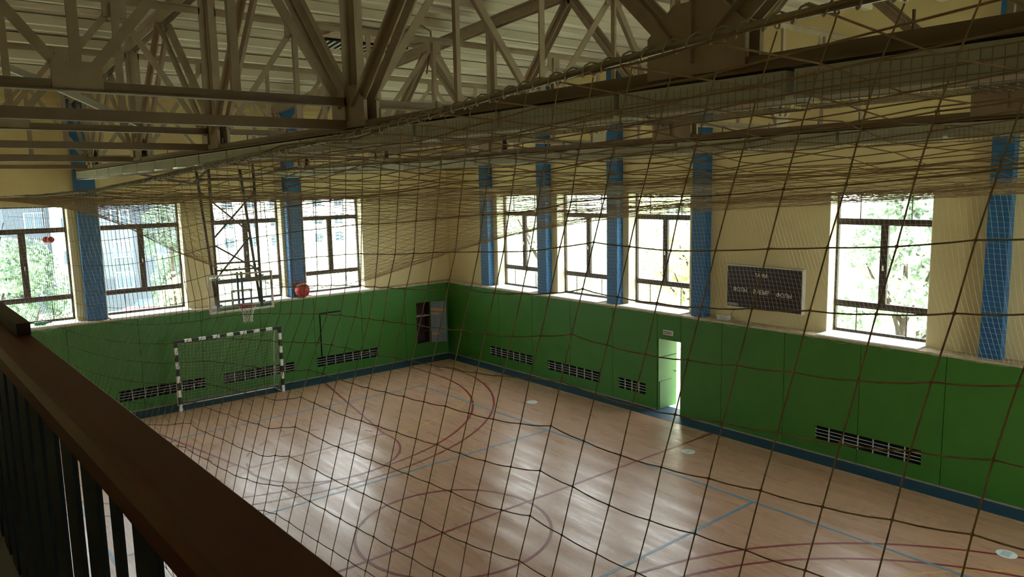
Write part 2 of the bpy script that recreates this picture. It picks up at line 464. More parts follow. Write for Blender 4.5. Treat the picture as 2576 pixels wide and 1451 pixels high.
# sills, reveals
def ystrip(m, horizontal): pass
nwin = 0
PORTALS = []
for axis, wins in (('x', WIN_R), ('y', WIN_B)):
    for a0, a1 in wins:
        nwin += 1
        def B(mm, d0, d1, s0, s1, z0, z1):
            if axis == 'x': mm.box(d0, d1, s0, s1, z0, z1)
            else: mm.box(s0, s1, d0, d1, z0, z1)
        r = thing('window_%d' % nwin, (0, 0, 0), None, None)
        struct(r)
        lit = MB()
        B(lit, 0.452, 0.76, a0 + 0.001, a0 + 0.02, ZS, ZT); B(lit, 0.452, 0.76, a1 - 0.02, a1 - 0.001, ZS, ZT)
        B(lit, 0.452, 0.76, a0 + 0.001, a1 - 0.001, ZT - 0.02, ZT - 0.001)
        lit.build('reveal', M['reveal'], r)
        sl = MB(); B(sl, 0.0, 0.78, a0 - 0.02 if False else a0 + 0.001, a1 - 0.001, ZS + 0.001, ZS + 0.03)
        sl.build('sill', M['sill'], r)
        f = MB(); d0, d1 = 0.76, 0.84; t = 0.05
        zb = ZS + 0.03; q0 = a0 + 0.02; q1 = a1 - 0.02; mid = (a0 + a1) / 2
        B(f, d0, d1, q0, q0 + t, zb, ZT - 0.02); B(f, d0, d1, q1 - t, q1, zb, ZT - 0.02)
        B(f, d0, d1, q0 + t, q1 - t, zb, zb + 0.06); B(f, d0, d1, q0 + t, q1 - t, ZT - 0.06, ZT - 0.02)
        B(f, d0, d1, q0 + t, q1 - t, 5.24, 5.38); B(f, d0, d1, q0 + t, q1 - t, 3.37, 3.51)
        B(f, d0 + 0.001, d1 - 0.001, mid - 0.08, mid + 0.08, 3.51, 5.24)
        for fr in (0.25, 0.76):
            c = q0 + (q1 - q0) * fr
            B(f, d0 + 0.03, d1 - 0.03, c - 0.009, c + 0.009, zb + 0.06, 3.37); B(f, d0 + 0.03, d1 - 0.03, c - 0.009, c + 0.009, 5.38, ZT - 0.06)
        f.build('window_frame', M['frame'], r)
        h = MB(); B(h, d0 - 0.04, d0, mid - 0.012, mid + 0.012, 4.25, 4.36); h.build('handle', M['white'], r)
        g = MB(); B(g, 0.80, 0.806, q0 + t, q1 - t, zb + 0.06, ZT - 0.06); g.build('pane', M['pane'], r)
        PORTALS.append((axis, a0, a1))
# window portals guide the daylight sampling (they emit nothing themselves)
for k, (axis, a0, a1) in enumerate(PORTALS):
    ld = bpy.data.lights.new('window_portal', 'AREA'); ld.shape = 'RECTANGLE'
    ld.size = a1 - a0; ld.size_y = ZT - ZS; ld.cycles.is_portal = True
    lo = bpy.data.objects.new('window_portal', ld); COL.objects.link(lo)
    c = (a0 + a1) / 2; z = (ZS + ZT) / 2
    if axis == 'x':
        lo.location = (0.97, c, z); lo.rotation_euler = (0, math.radians(90), 0)
        ld.size, ld.size_y = ZT - ZS, a1 - a0
    else:
        lo.location = (c, 0.97, z); lo.rotation_euler = (math.radians(-90), 0, 0)

for a0, a1 in WIN_N_ADDED:  # frames, panes and portals of the added unseen windows
    nwin += 1
    r = struct(thing('window_%d' % nwin, (0, 0, 0), None, None))
    f = MB(); yy = YN - 0.35; mid = (a0 + a1) / 2
    f.box(a0 + 0.001, a0 + 0.07, yy, yy + 0.08, 1.001, 6.399); f.box(a1 - 0.07, a1 - 0.001, yy, yy + 0.08, 1.001, 6.399)
    for zz in (1.001, 2.6, 4.5, 6.329): f.box(a0 + 0.07, a1 - 0.07, yy, yy + 0.08, zz, zz + 0.07)
    f.box(mid - 0.04, mid + 0.04, yy + 0.001, yy + 0.079, 1.07, 6.33)
    f.build('window_frame', M['frame'], r)
    MB().box(a0 + 0.07, a1 - 0.07, yy + 0.03, yy + 0.036, 1.07, 6.33).build('pane', M['pane'], r)
    ld = bpy.data.lights.new('window_portal', 'AREA'); ld.shape = 'RECTANGLE'; ld.size = a1 - a0; ld.size_y = 5.4; ld.cycles.is_portal = True
    lo = bpy.data.objects.new('window_portal', ld); COL.objects.link(lo); lo.location = (mid, YN - 0.52, 3.7); lo.rotation_euler = (math.radians(90), 0, 0)

# blue pillars: against the long wall and the end wall
PIL_R = [(-2.36, -1.92), (-5.40, -4.97), (-8.47, -8.06), (-11.52, -11.10), (-18.33, -17.96), (-24.6, -24.2)]
PIL_B = [(-11.97, -11.47), (-6.02, -5.50)]
k = 0
for a0, a1 in PIL_R:
    k += 1
    mm = MB().box(0.2, 0.449, a0, a1, PANEL_H + 0.001, rib_z(a0) - 0.05)
    struct(mm.build('trim_%d' % (5 + k), M['blue']), 'blue square pillar on the ledge of the long wall')
for a0, a1 in PIL_B:
    k += 1
    mm = MB().box(a0, a1, 0.2, 0.449, PANEL_H + 0.001, 8.98)
    struct(mm.build('trim_%d' % (5 + k), M['blue']), 'blue square pillar on the ledge of the end wall')
# moulding high on the end wall
m = MB(); m.box(XL, 0.44, 0.38, 0.449, 8.72, 8.84)
struct(m.build('trim_20', M['yellow']), 'yellow moulding high on the end wall')

# ------------------------------------------------------------------ roof slabs with ribs
m = MB()
prof = [(YN - 0.5, rib_z(YN) + 0.16), (YR, rib_z(YR) + 0.16), (0.95, 9.16)]
for i in (0, 1):
    (y0, z0), (y1, z1) = prof[i], prof[i + 1]
    v = [(XL - 0.5, y0, z0), (0.95, y0, z0), (0.95, y1, z1), (XL - 0.5, y1, z1), (XL - 0.5, y0, z0 + 0.25), (0.95, y0, z0 + 0.25), (0.95, y1, z1 + 0.25), (XL - 0.5, y1, z1 + 0.25)]
    m.add(v, [(0, 1, 2, 3), (7, 6, 5, 4), (0, 4, 5, 1), (1, 5, 6, 2), (2, 6, 7, 3), (3, 7, 4, 0)])
y = -0.4
while y > YN:
    z = rib_z(y)
    for dy, hw_, dp in ((0.0, 0.07, 0.0), (-0.75, 0.05, 0.08)):
        yy = y + dy; z = rib_z(yy) + dp; zt_ = rib_z(yy) + 0.17
        v = [(XL, yy - hw_, z), (0.44, yy - hw_, z), (0.44, yy + hw_, z), (XL, yy + hw_, z), (XL, yy - hw_ - 0.02, zt_), (0.44, yy - hw_ - 0.02, zt_), (0.44, yy + hw_ + 0.02, zt_), (XL, yy + hw_ + 0.02, zt_)]
        m.add(v, [(0, 3, 2, 1), (4, 5, 6, 7), (0, 1, 5, 4), (1, 2, 6, 5), (2, 3, 7, 6), (3, 0, 4, 7)])
    y -= 1.5
struct(m.build('ceiling', M['slab']), 'whitewashed ribbed roof slabs')

# dark ventilation grille and rusty plates in the roof near the middle
t = thing('roof_grille', (-7.3, -7.5, 9.4), 'dark louvred opening with rust-stained plates in the roof slabs', 'grille')
m = MB(); zc = rib_z(-7.5) - 9.4
m.box(-1.0, 1.0, -0.45, 0.45, zc - 0.06, zc + 0.0); m.build('recess', M['dark'], t)
m = MB()
for i in range(14):
    m.bar((-0.98 + i * 0.15, -0.43, zc - 0.08), (-0.83 + i * 0.15, 0.43, zc - 0.08), 0.05, 0.015)
m.build('louvre', M['lampgrey'], t)
m = MB(); m.box(-1.2, 1.2, -1.2, -0.5, zc - 0.03, zc - 0.01); m.build('cover_plate', M['rust'], t)
# ------------------------------------------------------------------ main roof trusses (along y)
NODE = [-1.8, -6.4, -11.05, -15.65, -20.25, -24.9]
ZB = 6.97
def main_truss(x, label, fixture):
    t = thing('roof_truss', (x, 0, ZB), label, 'roof truss', 'main roof trusses running the length of the hall')
    def P(y, z): return (0, y, z - ZB)
    y_end = 0.19
    m = MB()
    for sx in (-1, 1):
        m.bar((sx * 0.075, y_end, -0.035), (sx * 0.075, YN + 0.01, -0.035), 0.012, 0.09)
        m.bar((sx * 0.075, y_end, -0.085), (sx * 0.075, YN + 0.01, -0.085), 0.14, 0.012)
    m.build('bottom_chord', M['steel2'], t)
    m = MB()
    for ya, yb in ((y_end, YR), (YR, YN + 0.01)):
        za, zb = top_chord_z(ya) - 0.1, top_chord_z(yb) - 0.1
        for sx in (-1, 1):
            m.bar((sx * 0.075, ya, za - ZB), (sx * 0.075, yb, zb - ZB), 0.012, 0.18)
            m.bar((sx * 0.075, ya, za - ZB + 0.09), (sx * 0.075, yb, zb - ZB + 0.09), 0.16, 0.012)
    m.build('top_chord', M['steel'], t)
    tops = [-0.0] + [(NODE[i] + NODE[i + 1]) / 2 for i in range(5)] + [YN + 0.1]
    for i, yn in enumerate(NODE):
        z1 = top_chord_z(yn) - 0.15
        m = MB()
        m.bar(P(yn, 7.0)[:1] + (yn + 0.0, 0.02), (0, yn, z1 - ZB), 0.03, 0.20, up=(0, 1, 0))
        for sx in (-1, 1): m.bar((sx * 0.08, yn, 0.02), (sx * 0.08, yn, z1 - ZB), 0.10, 0.012, up=(0, 1, 0))
        m.build('web_post', M['steel'], t)
        for yt in (tops[i], tops[i + 1]):
            zt = top_chord_z(yt) - 0.2
            m = MB()
            sgn = 1 if yt > yn else -1
            a = (0, yn + sgn * 0.14, 0.12); b = (0, yt, zt - ZB)
            for sx in (-1, 1):
                m.bar((sx * 0.055, a[1], a[2]), (sx * 0.055, b[1], b[2]), 0.012, 0.13, up=(0, 0, 1))
                m.bar((sx * 0.095, a[1], a[2] + 0.05), (sx * 0.095, b[1], b[2] + 0.05), 0.085, 0.012, up=(0, 0, 1))
            m.build('web_diagonal', M['steel'], t)
        m = MB()
        v = []
        for xx in (-0.02, 0.02):
            for (yy, zz) in ((-0.37, -0.05), (0.37, -0.05), (0.37, 0.22), (0.16, 0.40), (-0.16, 0.40), (-0.37, 0.22)):
                v.append((xx - 0.075, yn + yy, zz))
        m.add(v, [(5, 4, 3, 2, 1, 0), (6, 7, 8, 9, 10, 11)] + [(q, (q + 1) % 6, (q + 1) % 6 + 6, q + 6) for q in range(6)])
        v2 = [(a_ + 0.15, b_, c_) for a_, b_, c_ in v]
        m.add(v2, [(5, 4, 3, 2, 1, 0), (6, 7, 8, 9, 10, 11)] + [(q, (q + 1) % 6, (q + 1) % 6 + 6, q + 6) for q in range(6)])
        m.build('gusset_plate', M['steel'], t)
    m = MB()
    yy = -0.9; r = random.Random(int(-x * 10))
    while yy > -24.5:
        hgt = r.uniform(0.03, 0.09)
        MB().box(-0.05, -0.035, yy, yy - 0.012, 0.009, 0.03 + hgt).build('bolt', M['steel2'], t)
        yy -= r.uniform(0.5, 1.1)
    return t
X1, X2, X0 = -11.85, -6.3, -17.3
main_truss(X1, 'long main steel truss over the court, ending at the left blue pillar', 1)
main_truss(X2, 'long main steel truss farther right, ending at the second blue pillar', 1)

# ------------------------------------------------------------------ cross trusses (along x) at every node
ZC, ZTc = 7.20, 9.0
BAYS = [(XL + 0.02, X1, 'left bay'), (X1, X2, 'middle bay between the long trusses'), (X2, 0.44, 'right bay by the long wall')]
LINES = [(-1.8, 'closest to the end wall'), (-6.4, 'second from the end wall'), (-11.05, 'third from the end wall'), (-15.65, 'fourth from the end wall')]
for yn, ltext in LINES:
    for xa, xb, btext in BAYS:
        pa, pb = xa + (0.11 if xa > XL + 1 else 0), xb - (0.11 if xb < 0 else 0)
        t = thing('cross_truss', ((xa + xb) / 2, yn, ZC), 'steel cross truss %s, %s' % (ltext, btext), 'roof truss', 'cross trusses between the main trusses')
        cx = (xa + xb) / 2
        x_mid = (max(xa, -17.21) + (xb if xb < 0 else 0.0 - 0.15)) * 0.5
        q1, q3 = x_mid - 1.38, x_mid + 1.38
        zt = ZTc + (0.0 if yn > -5 else 0.0)
        rr = zt - ZC
        m = MB()
        m.bar((pa - cx, 0, 0), (pb - cx, 0, 0), 0.012, 0.09); m.bar((pa - cx, 0, -0.045), (pb - cx, 0, -0.045), 0.11, 0.012)
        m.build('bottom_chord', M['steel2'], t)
        m = MB()
        m.bar((pa - cx, 0, rr), (pb - cx, 0, rr), 0.012, 0.10); m.bar((pa - cx, 0, rr + 0.05), (pb - cx, 0, rr + 0.05), 0.12, 0.012)
        m.build('top_chord', M['steel'], t)
        for px in (q1, x_mid, q3):
            m = MB()
            if px == x_mid:
                m.bar((px - cx, 0, 0.03), (px - cx, 0, rr - 0.05), 0.09, 0.02, up=(0, 1, 0)); m.bar((px - cx, 0.03, 0.03), (px - cx, 0.03, rr - 0.05), 0.012, 0.06, up=(0, 1, 0))
            else:
                m.bar((px - cx, 0, 0.04), (px - cx, 0, rr - 0.05), 0.10, 0.014, up=(0, 1, 0)); m.bar((px - cx - 0.05, -0.035, 0.04), (px - cx - 0.05, -0.035, rr - 0.05), 0.012, 0.07, up=(0, 1, 0))
            m.build('web_post', M['steel'], t)
        for (p0, p1) in ((pa + 0.12, q1), (x_mid - 0.06, q1), (x_mid + 0.06, q3), (pb - 0.12, q3)):
            m = MB()
            m.bar((p0 - cx, 0.012, 0.06), (p1 - cx, 0.012, rr - 0.07), 0.014, 0.09, up=(0, 0, 1))
            m.bar((p0 - cx, 0.05, 0.02), (p1 - cx, 0.05, rr - 0.11), 0.075, 0.012, up=(0, 0, 1))
            m.build('web_diagonal', M['steel'], t)
        m = MB()
        m.box(x_mid - cx - 0.20, x_mid - cx + 0.20, -0.012, 0.012, -0.03, 0.21)
        m.build('gusset_plate', M['steel'], t)
        for px in (q1, q3):
            m = MB(); m.box(px - cx - 0.16, px - cx + 0.16, -0.012, 0.012, rr - 0.24, rr + 0.0); m.build('gusset_plate', M['steel'], t)
        if xb == X1:
            # second, lower tie in the left bay
            m = MB(); m.bar((pa - cx, 0, -0.25), (pb - cx - 0.03, 0, -0.25), 0.10, 0.10)
            m.build('lower_tie', M['steel2'], t)

# pale slanting wind brace near the picture's left edge
m = MB(); m.bar((-15.6, -10.8, 8.45), (-14.0, -10.8, 7.80), 0.09, 0.09)
m.bar((-14.0, -10.8, 7.80), (-12.9, -10.8, 7.3), 0.09, 0.09)
tag(m.build('wind_brace', M['lampgrey']), 'pale grey tubular brace slanting down at the far left under the roof', 'brace')
# black hose looped over a cross truss
pts = [(-8.35, -10.95, 9.06), (-8.1, -10.92, 9.22), (-7.85, -10.92, 9.28), (-7.65, -10.92, 9.2), (-7.66, -10.93, 8.95), (-7.74, -10.95, 8.7), (-7.8, -10.96, 8.4)]
tag(MB().tube(pts, 0.018, 6).build('cable', M['steel2'], smooth=True), 'thin dark cable looping over the top of a cross truss', 'cable')

# ------------------------------------------------------------------ lamps in two rows under the main trusses
def make_lamp():
    t = thing('ceiling_lamp', (0, 0, 6.86), None, None)
    m = MB()
    m.box(-0.15, -0.142, -0.62, 0.62, -0.16, 0.0); m.box(0.142, 0.15, -0.62, 0.62, -0.16, 0.0)
    m.box(-0.142, 0.142, -0.62, -0.612, -0.16, 0.0); m.box(-0.142, 0.142, 0.612, 0.62, -0.16, 0.0)
    m.box(-0.142, 0.142, -0.612, 0.612, -0.008, 0.0)
    m.build('housing', M['lampgrey'], t)
    m = MB()
    v = []
    for x, z in ((-0.14, -0.15), (-0.07, -0.06), (0.0, -0.10), (0.07, -0.06), (0.14, -0.15)):
        v += [(x, -0.6, z), (x, 0.6, z)]
    m.add(v, [(0, 2, 3, 1), (2, 4, 5, 3), (4, 6, 7, 5), (6, 8, 9, 7)])
    m.build('reflector', M['lampin'], t)
    m = MB()
    for x in (-0.07, 0.07): m.tube([(x, -0.58, -0.12), (x, 0.58, -0.12)], 0.014, 6)
    m.build('lamp_tube', M['white'], t, smooth=True)
    m = MB()
    for i in range(25):
        y = -0.6 + i * 0.05
        m.tube([(-0.155, y, -0.02), (-0.155, y, -0.20), (0.155, y, -0.20), (0.155, y, -0.02)], 0.0022, 3, cap=False)
    for x, z in ((-0.155, -0.08), (-0.155, -0.14), (-0.155, -0.2), (-0.1, -0.2), (-0.05, -0.2), (0, -0.2), (0.05, -0.2), (0.1, -0.2), (0.155, -0.2), (0.155, -0.14), (0.155, -0.08)):
        m.tube([(x, -0.6, z), (x, 0.6, z)], 0.0022, 3, cap=False)
    m.build('wire_guard', M['wire'], t)
    m = MB(); m.box(-0.03, 0.03, -0.4, -0.36, 0.0, 0.045); m.build('bracket', M['steel2'], t)
    m = MB(); m.box(-0.03, 0.03, 0.36, 0.4, 0.0, 0.045); m.build('bracket', M['steel2'], t)
    return t
lamp0 = make_lamp(); first = True
ORD = ['first', 'second', 'third', 'fourth', 'fifth', 'sixth', 'seventh', 'eighth', 'ninth', 'tenth', 'eleventh', 'twelfth', 'thirteenth', 'fourteenth', 'fifteenth', 'sixteenth', 'seventeenth', 'eighteenth', 'nineteenth']
for xr, rt, grp in ((X1, 'left lamp row', 'lamps under the left main truss'), (X2, 'right lamp row', 'lamps under the right main truss')):
    for i in range(18):
        l = lamp0 if first else copy_tree(lamp0); first = False
        l.location = (xr, -0.95 - i * 1.29, 6.86)
        tag(l, 'grey caged fluorescent lamp, %s from the end wall in the %s' % (ORD[i], rt), 'ceiling lamp', grp)

# ------------------------------------------------------------------ nets
def strands(m, lines, r, n=3):
    for L in lines: m.tube(L, r, n, cap=False)
# near safety net between the balcony and the hall: rows r, columns c of knots, traced on the hanging sheet
NR, NC0, NC1 = 20, -24, 14
NETD = """803,1603,826,803,1502,830,803,1402,834,803,1304,839,803,1208,842,803,1113,846,803,1020,849,803,929,852,803,839,855,803,750,858,803,663,861,803,577,864,803,492,867,803,408,870,803,325,873,803,244,876,803,163,879,803,84,883,803,5,889,803,-72,895,803,-150,900,803,-226,906,803,-302,911,803,-378,916,803,-453,921,803,-528,926,803,-603,931,803,-677,934,803,-748,937,803,-819,940,803,-890,941,803,-963,942,803,-1036,943,803,-1109,944,803,-1182,944,803,-1255,945,803,-1328,946,803,-1402,947,803,-1475,948;803,1574,733,803,1477,740,803,1380,747,803,1286,753,803,1193,759,803,1101,765,803,1011,770,803,922,775,803,835,780,803,749,785,803,664,789,803,580,794,803,497,798,803,414,802,803,333,806,803,253,810,803,173,812,803,95,817,803,18,823,803,-58,828,803,-135,834,803,-210,839,803,-285,844,803,-360,849,803,-434,855,803,-509,862,803,-583,864,803,-658,876,803,-728,876,803,-800,881,803,-869,884,803,-944,882,803,-1018,885,803,-1092,888,803,-1166,891,803,-1240,895,803,-1314,898,803,-1389,902,803,-1464,907;803,1546,640,803,1452,650,803,1359,659,803,1267,668,803,1178,677,803,1089,684,803,1002,691,803,916,698,803,831,705,803,747,711,803,664,717,803,583,723,803,501,728,803,420,733,803,340,738,803,261,743,803,183,746,803,106,750,803,30,756,803,-44,762,803,-120,767,803,-195,772,803,-268,777,803,-342,782,803,-416,789,803,-490,797,803,-563,798,803,-637,805,803,-710,807,803,-780,813,803,-852,817,803,-926,823,803,-1000,827,803,-1075,832,803,-1150,838,803,-1225,844,803,-1300,851,803,-1376,858,803,-1453,865;803,1517,547,803,1427,560,803,1337,572,803,1249,583,803,1162,594,803,1077,604,803,992,613,803,909,622,803,827,630,803,746,637,803,665,645,803,585,652,803,506,658,803,426,665,803,347,671,803,270,677,803,193,679,803,118,684,803,43,689,803,-30,695,803,-105,700,803,-179,705,803,-252,709,803,-324,715,803,-404,728,803,-474,733,803,-544,736,803,-615,736,803,-689,738,803,-762,744,803,-837,748,803,-909,754,803,-984,760,803,-1059,766,803,-1135,772,803,-1211,779,803,-1288,785,803,-1365,793,803,-1443,801;803,1489,454,803,1402,470,803,1316,484,803,1231,498,803,1147,511,803,1065,523,803,983,534,803,902,545,803,823,555,803,744,564,803,666,572,803,588,581,803,511,589,803,433,596,803,355,604,803,279,610,803,203,613,803,129,617,803,55,623,803,-16,629,803,-91,634,803,-163,638,803,-235,642,803,-306,647,803,-378,657,803,-452,668,803,-523,665,803,-597,663,803,-669,667,803,-744,673,803,-818,678,803,-894,683,803,-968,693,803,-1044,698,803,-1121,704,803,-1198,711,803,-1276,718,803,-1355,725,803,-1435,734;803,1458,384,803,1375,399,803,1292,414,803,1210,427,803,1130,440,803,1050,451,803,972,462,803,894,473,803,817,483,803,741,492,803,665,500,803,590,509,803,514,517,803,438,524,803,362,531,803,288,537,803,223,540,803,165,543,803,90,548,803,11,553,803,-60,559,803,-136,566,803,-207,567,803,-282,574,803,-353,581,803,-428,595,803,-501,590,803,-574,589,803,-649,591,803,-724,598,803,-800,604,803,-876,609,803,-953,619,803,-1029,628,803,-1107,635,803,-1186,641,803,-1265,648,803,-1346,655,803,-1427,664;791,1427,316,791,1347,331,791,1267,345,791,1189,358,791,1112,371,791,1035,382,791,960,392,791,885,402,791,811,412,791,737,420,791,664,429,791,591,437,791,517,446,791,444,453,791,371,460,791,300,464,791,233,468,791,168,472,791,95,476,791,25,481,791,-48,484,791,-121,491,791,-194,495,791,-269,500,791,-342,511,791,-415,524,791,-490,518,791,-564,516,791,-637,520,791,-713,526,791,-789,531,791,-865,535,791,-940,548,791,-1015,559,791,-1094,564,791,-1175,570,791,-1256,576,791,-1337,583,791,-1420,591;746,1394,251,747,1317,266,749,1241,280,750,1166,293,751,1093,304,753,1020,314,754,947,324,755,875,333,757,804,341,758,733,350,759,663,357,761,593,366,762,520,376,764,447,386,765,375,391,766,305,395,768,235,398,769,166,401,771,96,406,772,29,410,773,-41,414,775,-113,419,776,-184,423,778,-256,430,779,-328,441,779,-402,449,779,-477,443,779,-549,441,779,-626,445,779,-701,452,779,-777,457,779,-854,463,779,-928,475,779,-1003,486,779,-1083,491,779,-1165,495,779,-1247,500,779,-1330,507,779,-1414,515;706,1360,190,708,1286,205,711,1213,219,713,1142,231,716,1072,240,718,1003,249,720,934,257,723,865,265,725,796,272,728,728,279,730,663,286,733,597,293,736,524,307,738,449,322,741,379,325,743,309,326,746,240,327,749,174,329,751,103,334,754,35,338,757,-34,341,760,-104,347,762,-175,349,765,-244,353,768,-314,361,768,-389,375,768,-463,369,768,-538,367,768,-612,370,768,-689,377,768,-764,384,768,-842,389,768,-918,400,768,-993,411,768,-1074,415,768,-1156,418,768,-1239,423,768,-1324,429,768,-1409,437;670,1325,131,673,1253,148,676,1181,163,680,1114,174,683,1049,180,686,985,186,690,920,192,693,854,199,697,787,204,700,721,210,704,658,217,707,599,221,711,526,238,714,449,259,718,384,257,722,313,256,726,244,256,729,175,260,733,108,263,737,41,266,741,-26,268,745,-94,273,749,-162,273,753,-233,277,757,-299,284,757,-374,299,757,-449,295,757,-525,290,757,-601,293,757,-677,301,757,-752,307,757,-830,312,757,-907,319,757,-984,329,757,-1065,333,757,-1148,337,757,-1232,342,757,-1318,348,757,-1405,355;637,1289,76,641,1218,94,645,1147,111,649,1081,123,653,1026,123,657,965,126,662,904,130,666,842,136,670,777,138,674,713,144,679,648,151,683,592,152,688,520,171,692,444,190,697,378,191,701,312,188,706,244,188,711,179,190,716,113,192,721,47,195,726,-16,196,731,-83,198,736,-149,199,741,-216,199,746,-284,206,746,-360,221,746,-435,215,746,-510,213,746,-586,215,746,-663,220,746,-740,226,746,-818,231,746,-897,236,746,-976,242,746,-1058,248,746,-1141,253,746,-1227,258,746,-1314,264,746,-1402,271;608,1253,21,612,1185,39,617,1115,58,621,1050,71,626,1005,63,631,946,67,636,887,69,640,822,75,645,765,75,650,703,77,655,643,83,661,585,86,666,515,105,671,439,123,677,378,121,682,313,121,688,249,119,694,185,119,699,123,120,705,58,121,711,-5,120,717,-70,122,723,-135,119,730,-201,120,736,-267,126,736,-342,140,736,-420,138,736,-498,135,736,-574,136,736,-651,140,736,-728,144,736,-807,148,736,-887,152,736,-968,157,736,-1051,162,736,-1135,166,736,-1222,171,736,-1310,177,736,-1400,184;581,1218,-32,586,1154,-17,591,1090,-2,596,1031,8,601,985,3,606,932,4,611,874,8,617,813,4,622,755,8,628,700,8,634,636,17,640,583,21,645,512,37,652,443,52,658,381,52,664,318,50,670,254,50,677,194,47,683,131,47,690,71,46,697,10,43,704,-55,43,711,-117,40,719,-191,44,726,-260,50,726,-333,57,726,-409,58,726,-486,56,726,-562,56,726,-640,58,726,-717,61,726,-797,64,726,-878,67,726,-960,70,726,-1044,74,726,-1130,78,726,-1217,83,726,-1307,88,726,-1399,94;556,1183,-85,561,1125,-73,567,1067,-63,572,1014,-57,578,963,-56,583,910,-53,589,855,-50,595,798,-52,601,742,-51,607,687,-49,613,629,-44,620,572,-38,626,507,-24,633,446,-14,640,389,-17,647,326,-21,654,265,-24,661,205,-25,668,147,-28,676,87,-30,684,17,-30,692,-48,-32,700,-112,-34,708,-183,-32,716,-255,-28,716,-326,-26,716,-400,-25,716,-476,-26,716,-552,-26,716,-630,-25,716,-708,-24,716,-788,-22,716,-870,-20,716,-953,-18,716,-1038,-15,716,-1125,-12,716,-1214,-8,716,-1305,-4,716,-1398,1;537,1148,-137,539,1094,-128,545,1042,-121,550,990,-116,556,940,-112,562,888,-110,568,835,-108,575,782,-108,581,728,-107,588,674,-105,594,619,-102,601,562,-97,608,502,-88,615,444,-84,623,387,-86,630,327,-90,638,268,-93,646,208,-96,654,150,-99,662,90,-102,671,24,-103,679,-43,-105,688,-109,-107,697,-177,-107,707,-247,-107,707,-319,-107,707,-392,-107,707,-467,-108,707,-543,-108,707,-620,-109,707,-699,-109,707,-779,-108,707,-862,-107,707,-946,-106,707,-1032,-104,707,-1121,-102,707,-1211,-99,707,-1303,-95,707,-1398,-91;537,1112,-188,537,1063,-182,537,1014,-176,537,965,-172,537,916,-169,543,867,-167,549,817,-165,556,766,-164,562,714,-164,569,662,-163,576,609,-161,584,554,-159,591,499,-156,599,442,-155,607,386,-156,615,328,-159,623,270,-163,631,212,-166,640,152,-170,649,92,-173,658,28,-176,668,-37,-178,677,-103,-181,687,-170,-183,698,-240,-185,698,-311,-186,698,-383,-188,698,-457,-190,698,-533,-191,698,-611,-193,698,-690,-193,698,-771,-194,698,-854,-194,698,-939,-194,698,-1027,-193,698,-1116,-192,698,-1208,-190,698,-1302,-187,698,-1398,-184;537,1075,-239,537,1030,-234,537,984,-230,537,938,-227,537,892,-224,537,845,-223,537,798,-222,538,750,-222,545,701,-222,552,651,-222,559,600,-222,567,548,-223,575,495,-223,583,441,-224,591,386,-226,600,330,-230,608,273,-233,617,215,-237,627,156,-241,636,96,-245,646,34,-249,656,-30,-253,667,-95,-256,677,-162,-260,689,-231,-263,689,-302,-266,689,-374,-269,689,-448,-271,689,-524,-274,689,-601,-276,689,-681,-278,689,-763,-280,689,-847,-281,689,-933,-282,689,-1021,-282,689,-1111,-281,689,-1204,-280,689,-1300,-279,689,-1397,-277;537,1039,-289,537,997,-286,537,955,-283,537,912,-281,537,868,-280,537,824,-279,537,780,-279,537,734,-280,537,687,-281,537,640,-283,543,591,-284,551,542,-287,560,491,-289,568,439,-292,577,386,-295,585,331,-299,595,276,-304,604,219,-308,614,161,-313,624,102,-318,634,40,-323,645,-23,-328,656,-87,-332,668,-154,-337,680,-222,-341,680,-292,-345,680,-364,-349,680,-438,-353,680,-514,-357,680,-592,-360,680,-672,-363,680,-755,-366,680,-839,-368,680,-926,-370,680,-1015,-371,680,-1107,-371,680,-1201,-371,680,-1298,-371,680,-1397,-369;537,1002,-340,537,964,-337,537,925,-336,537,885,-335,537,845,-335,537,803,-336,537,761,-337,537,718,-339,537,674,-341,537,629,-344,537,583,-347,537,536,-351,545,487,-354,554,437,-359,563,386,-364,572,333,-369,581,279,-374,591,223,-380,602,166,-385,612,108,-391,623,47,-397,635,-15,-403,646,-79,-408,659,-145,-414,671,-213,-420,671,-283,-425,671,-355,-430,671,-428,-435,671,-505,-440,671,-583,-444,671,-663,-448,671,-746,-452,671,-832,-455,671,-919,-457,671,-1010,-459,671,-1102,-461,671,-1198,-462,671,-1296,-462,671,-1397,-462;537,965,-390,537,930,-389,537,895,-388,537,858,-389,537,821,-390,537,783,-392,537,743,-394,537,703,-397,537,661,-401,537,619,-405,537,575,-410,537,530,-415,537,483,-420,540,435,-425,549,385,-431,559,334,-438,569,282,-444,579,227,-451,590,171,-457,601,114,-464,612,54,-471,624,-7,-478,637,-71,-485,650,-136,-492,663,-203,-498,663,-273,-505,663,-345,-511,663,-419,-517,663,-495,-523,663,-574,-528,663,-655,-533,663,-738,-538,663,-824,-542,663,-913,-545,663,-1004,-548,663,-1098,-551,663,-1195,-553,663,-1294,-554,663,-1397,-554"""
G = []
for row in NETD.split(';'):
    a = [int(q) / 1000 for q in row.split(',')]
    G.append([Vector((a[i] - 15.9, a[i + 1] - 22.0, a[i + 2] + 5.5)) for i in range(0, len(a), 3)])
# continue the sheet away from the viewer and a little towards him
ext = []
for i, row in enumerate(G):
    step = (row[0] - row[3]) / 3
    sl = step.z / max(step.y, 1e-3)
    p = row[0]; new = []
    for k in range(62):
        sl *= 0.975
        d = Vector((-0.0002 if i > 4 else 0, 0.079 + 0.0004 * k, 0.079 * sl))
        p = p + d; p = Vector((max(p.x, -15.42), p.y, p.z)); new.append(p)
    stepn = (row[-1] - row[-4]) / 3
    near = [row[-1] + stepn * (k + 1) for k in range(9)]
    ext.append(new[::-1] + row + near)
G = ext
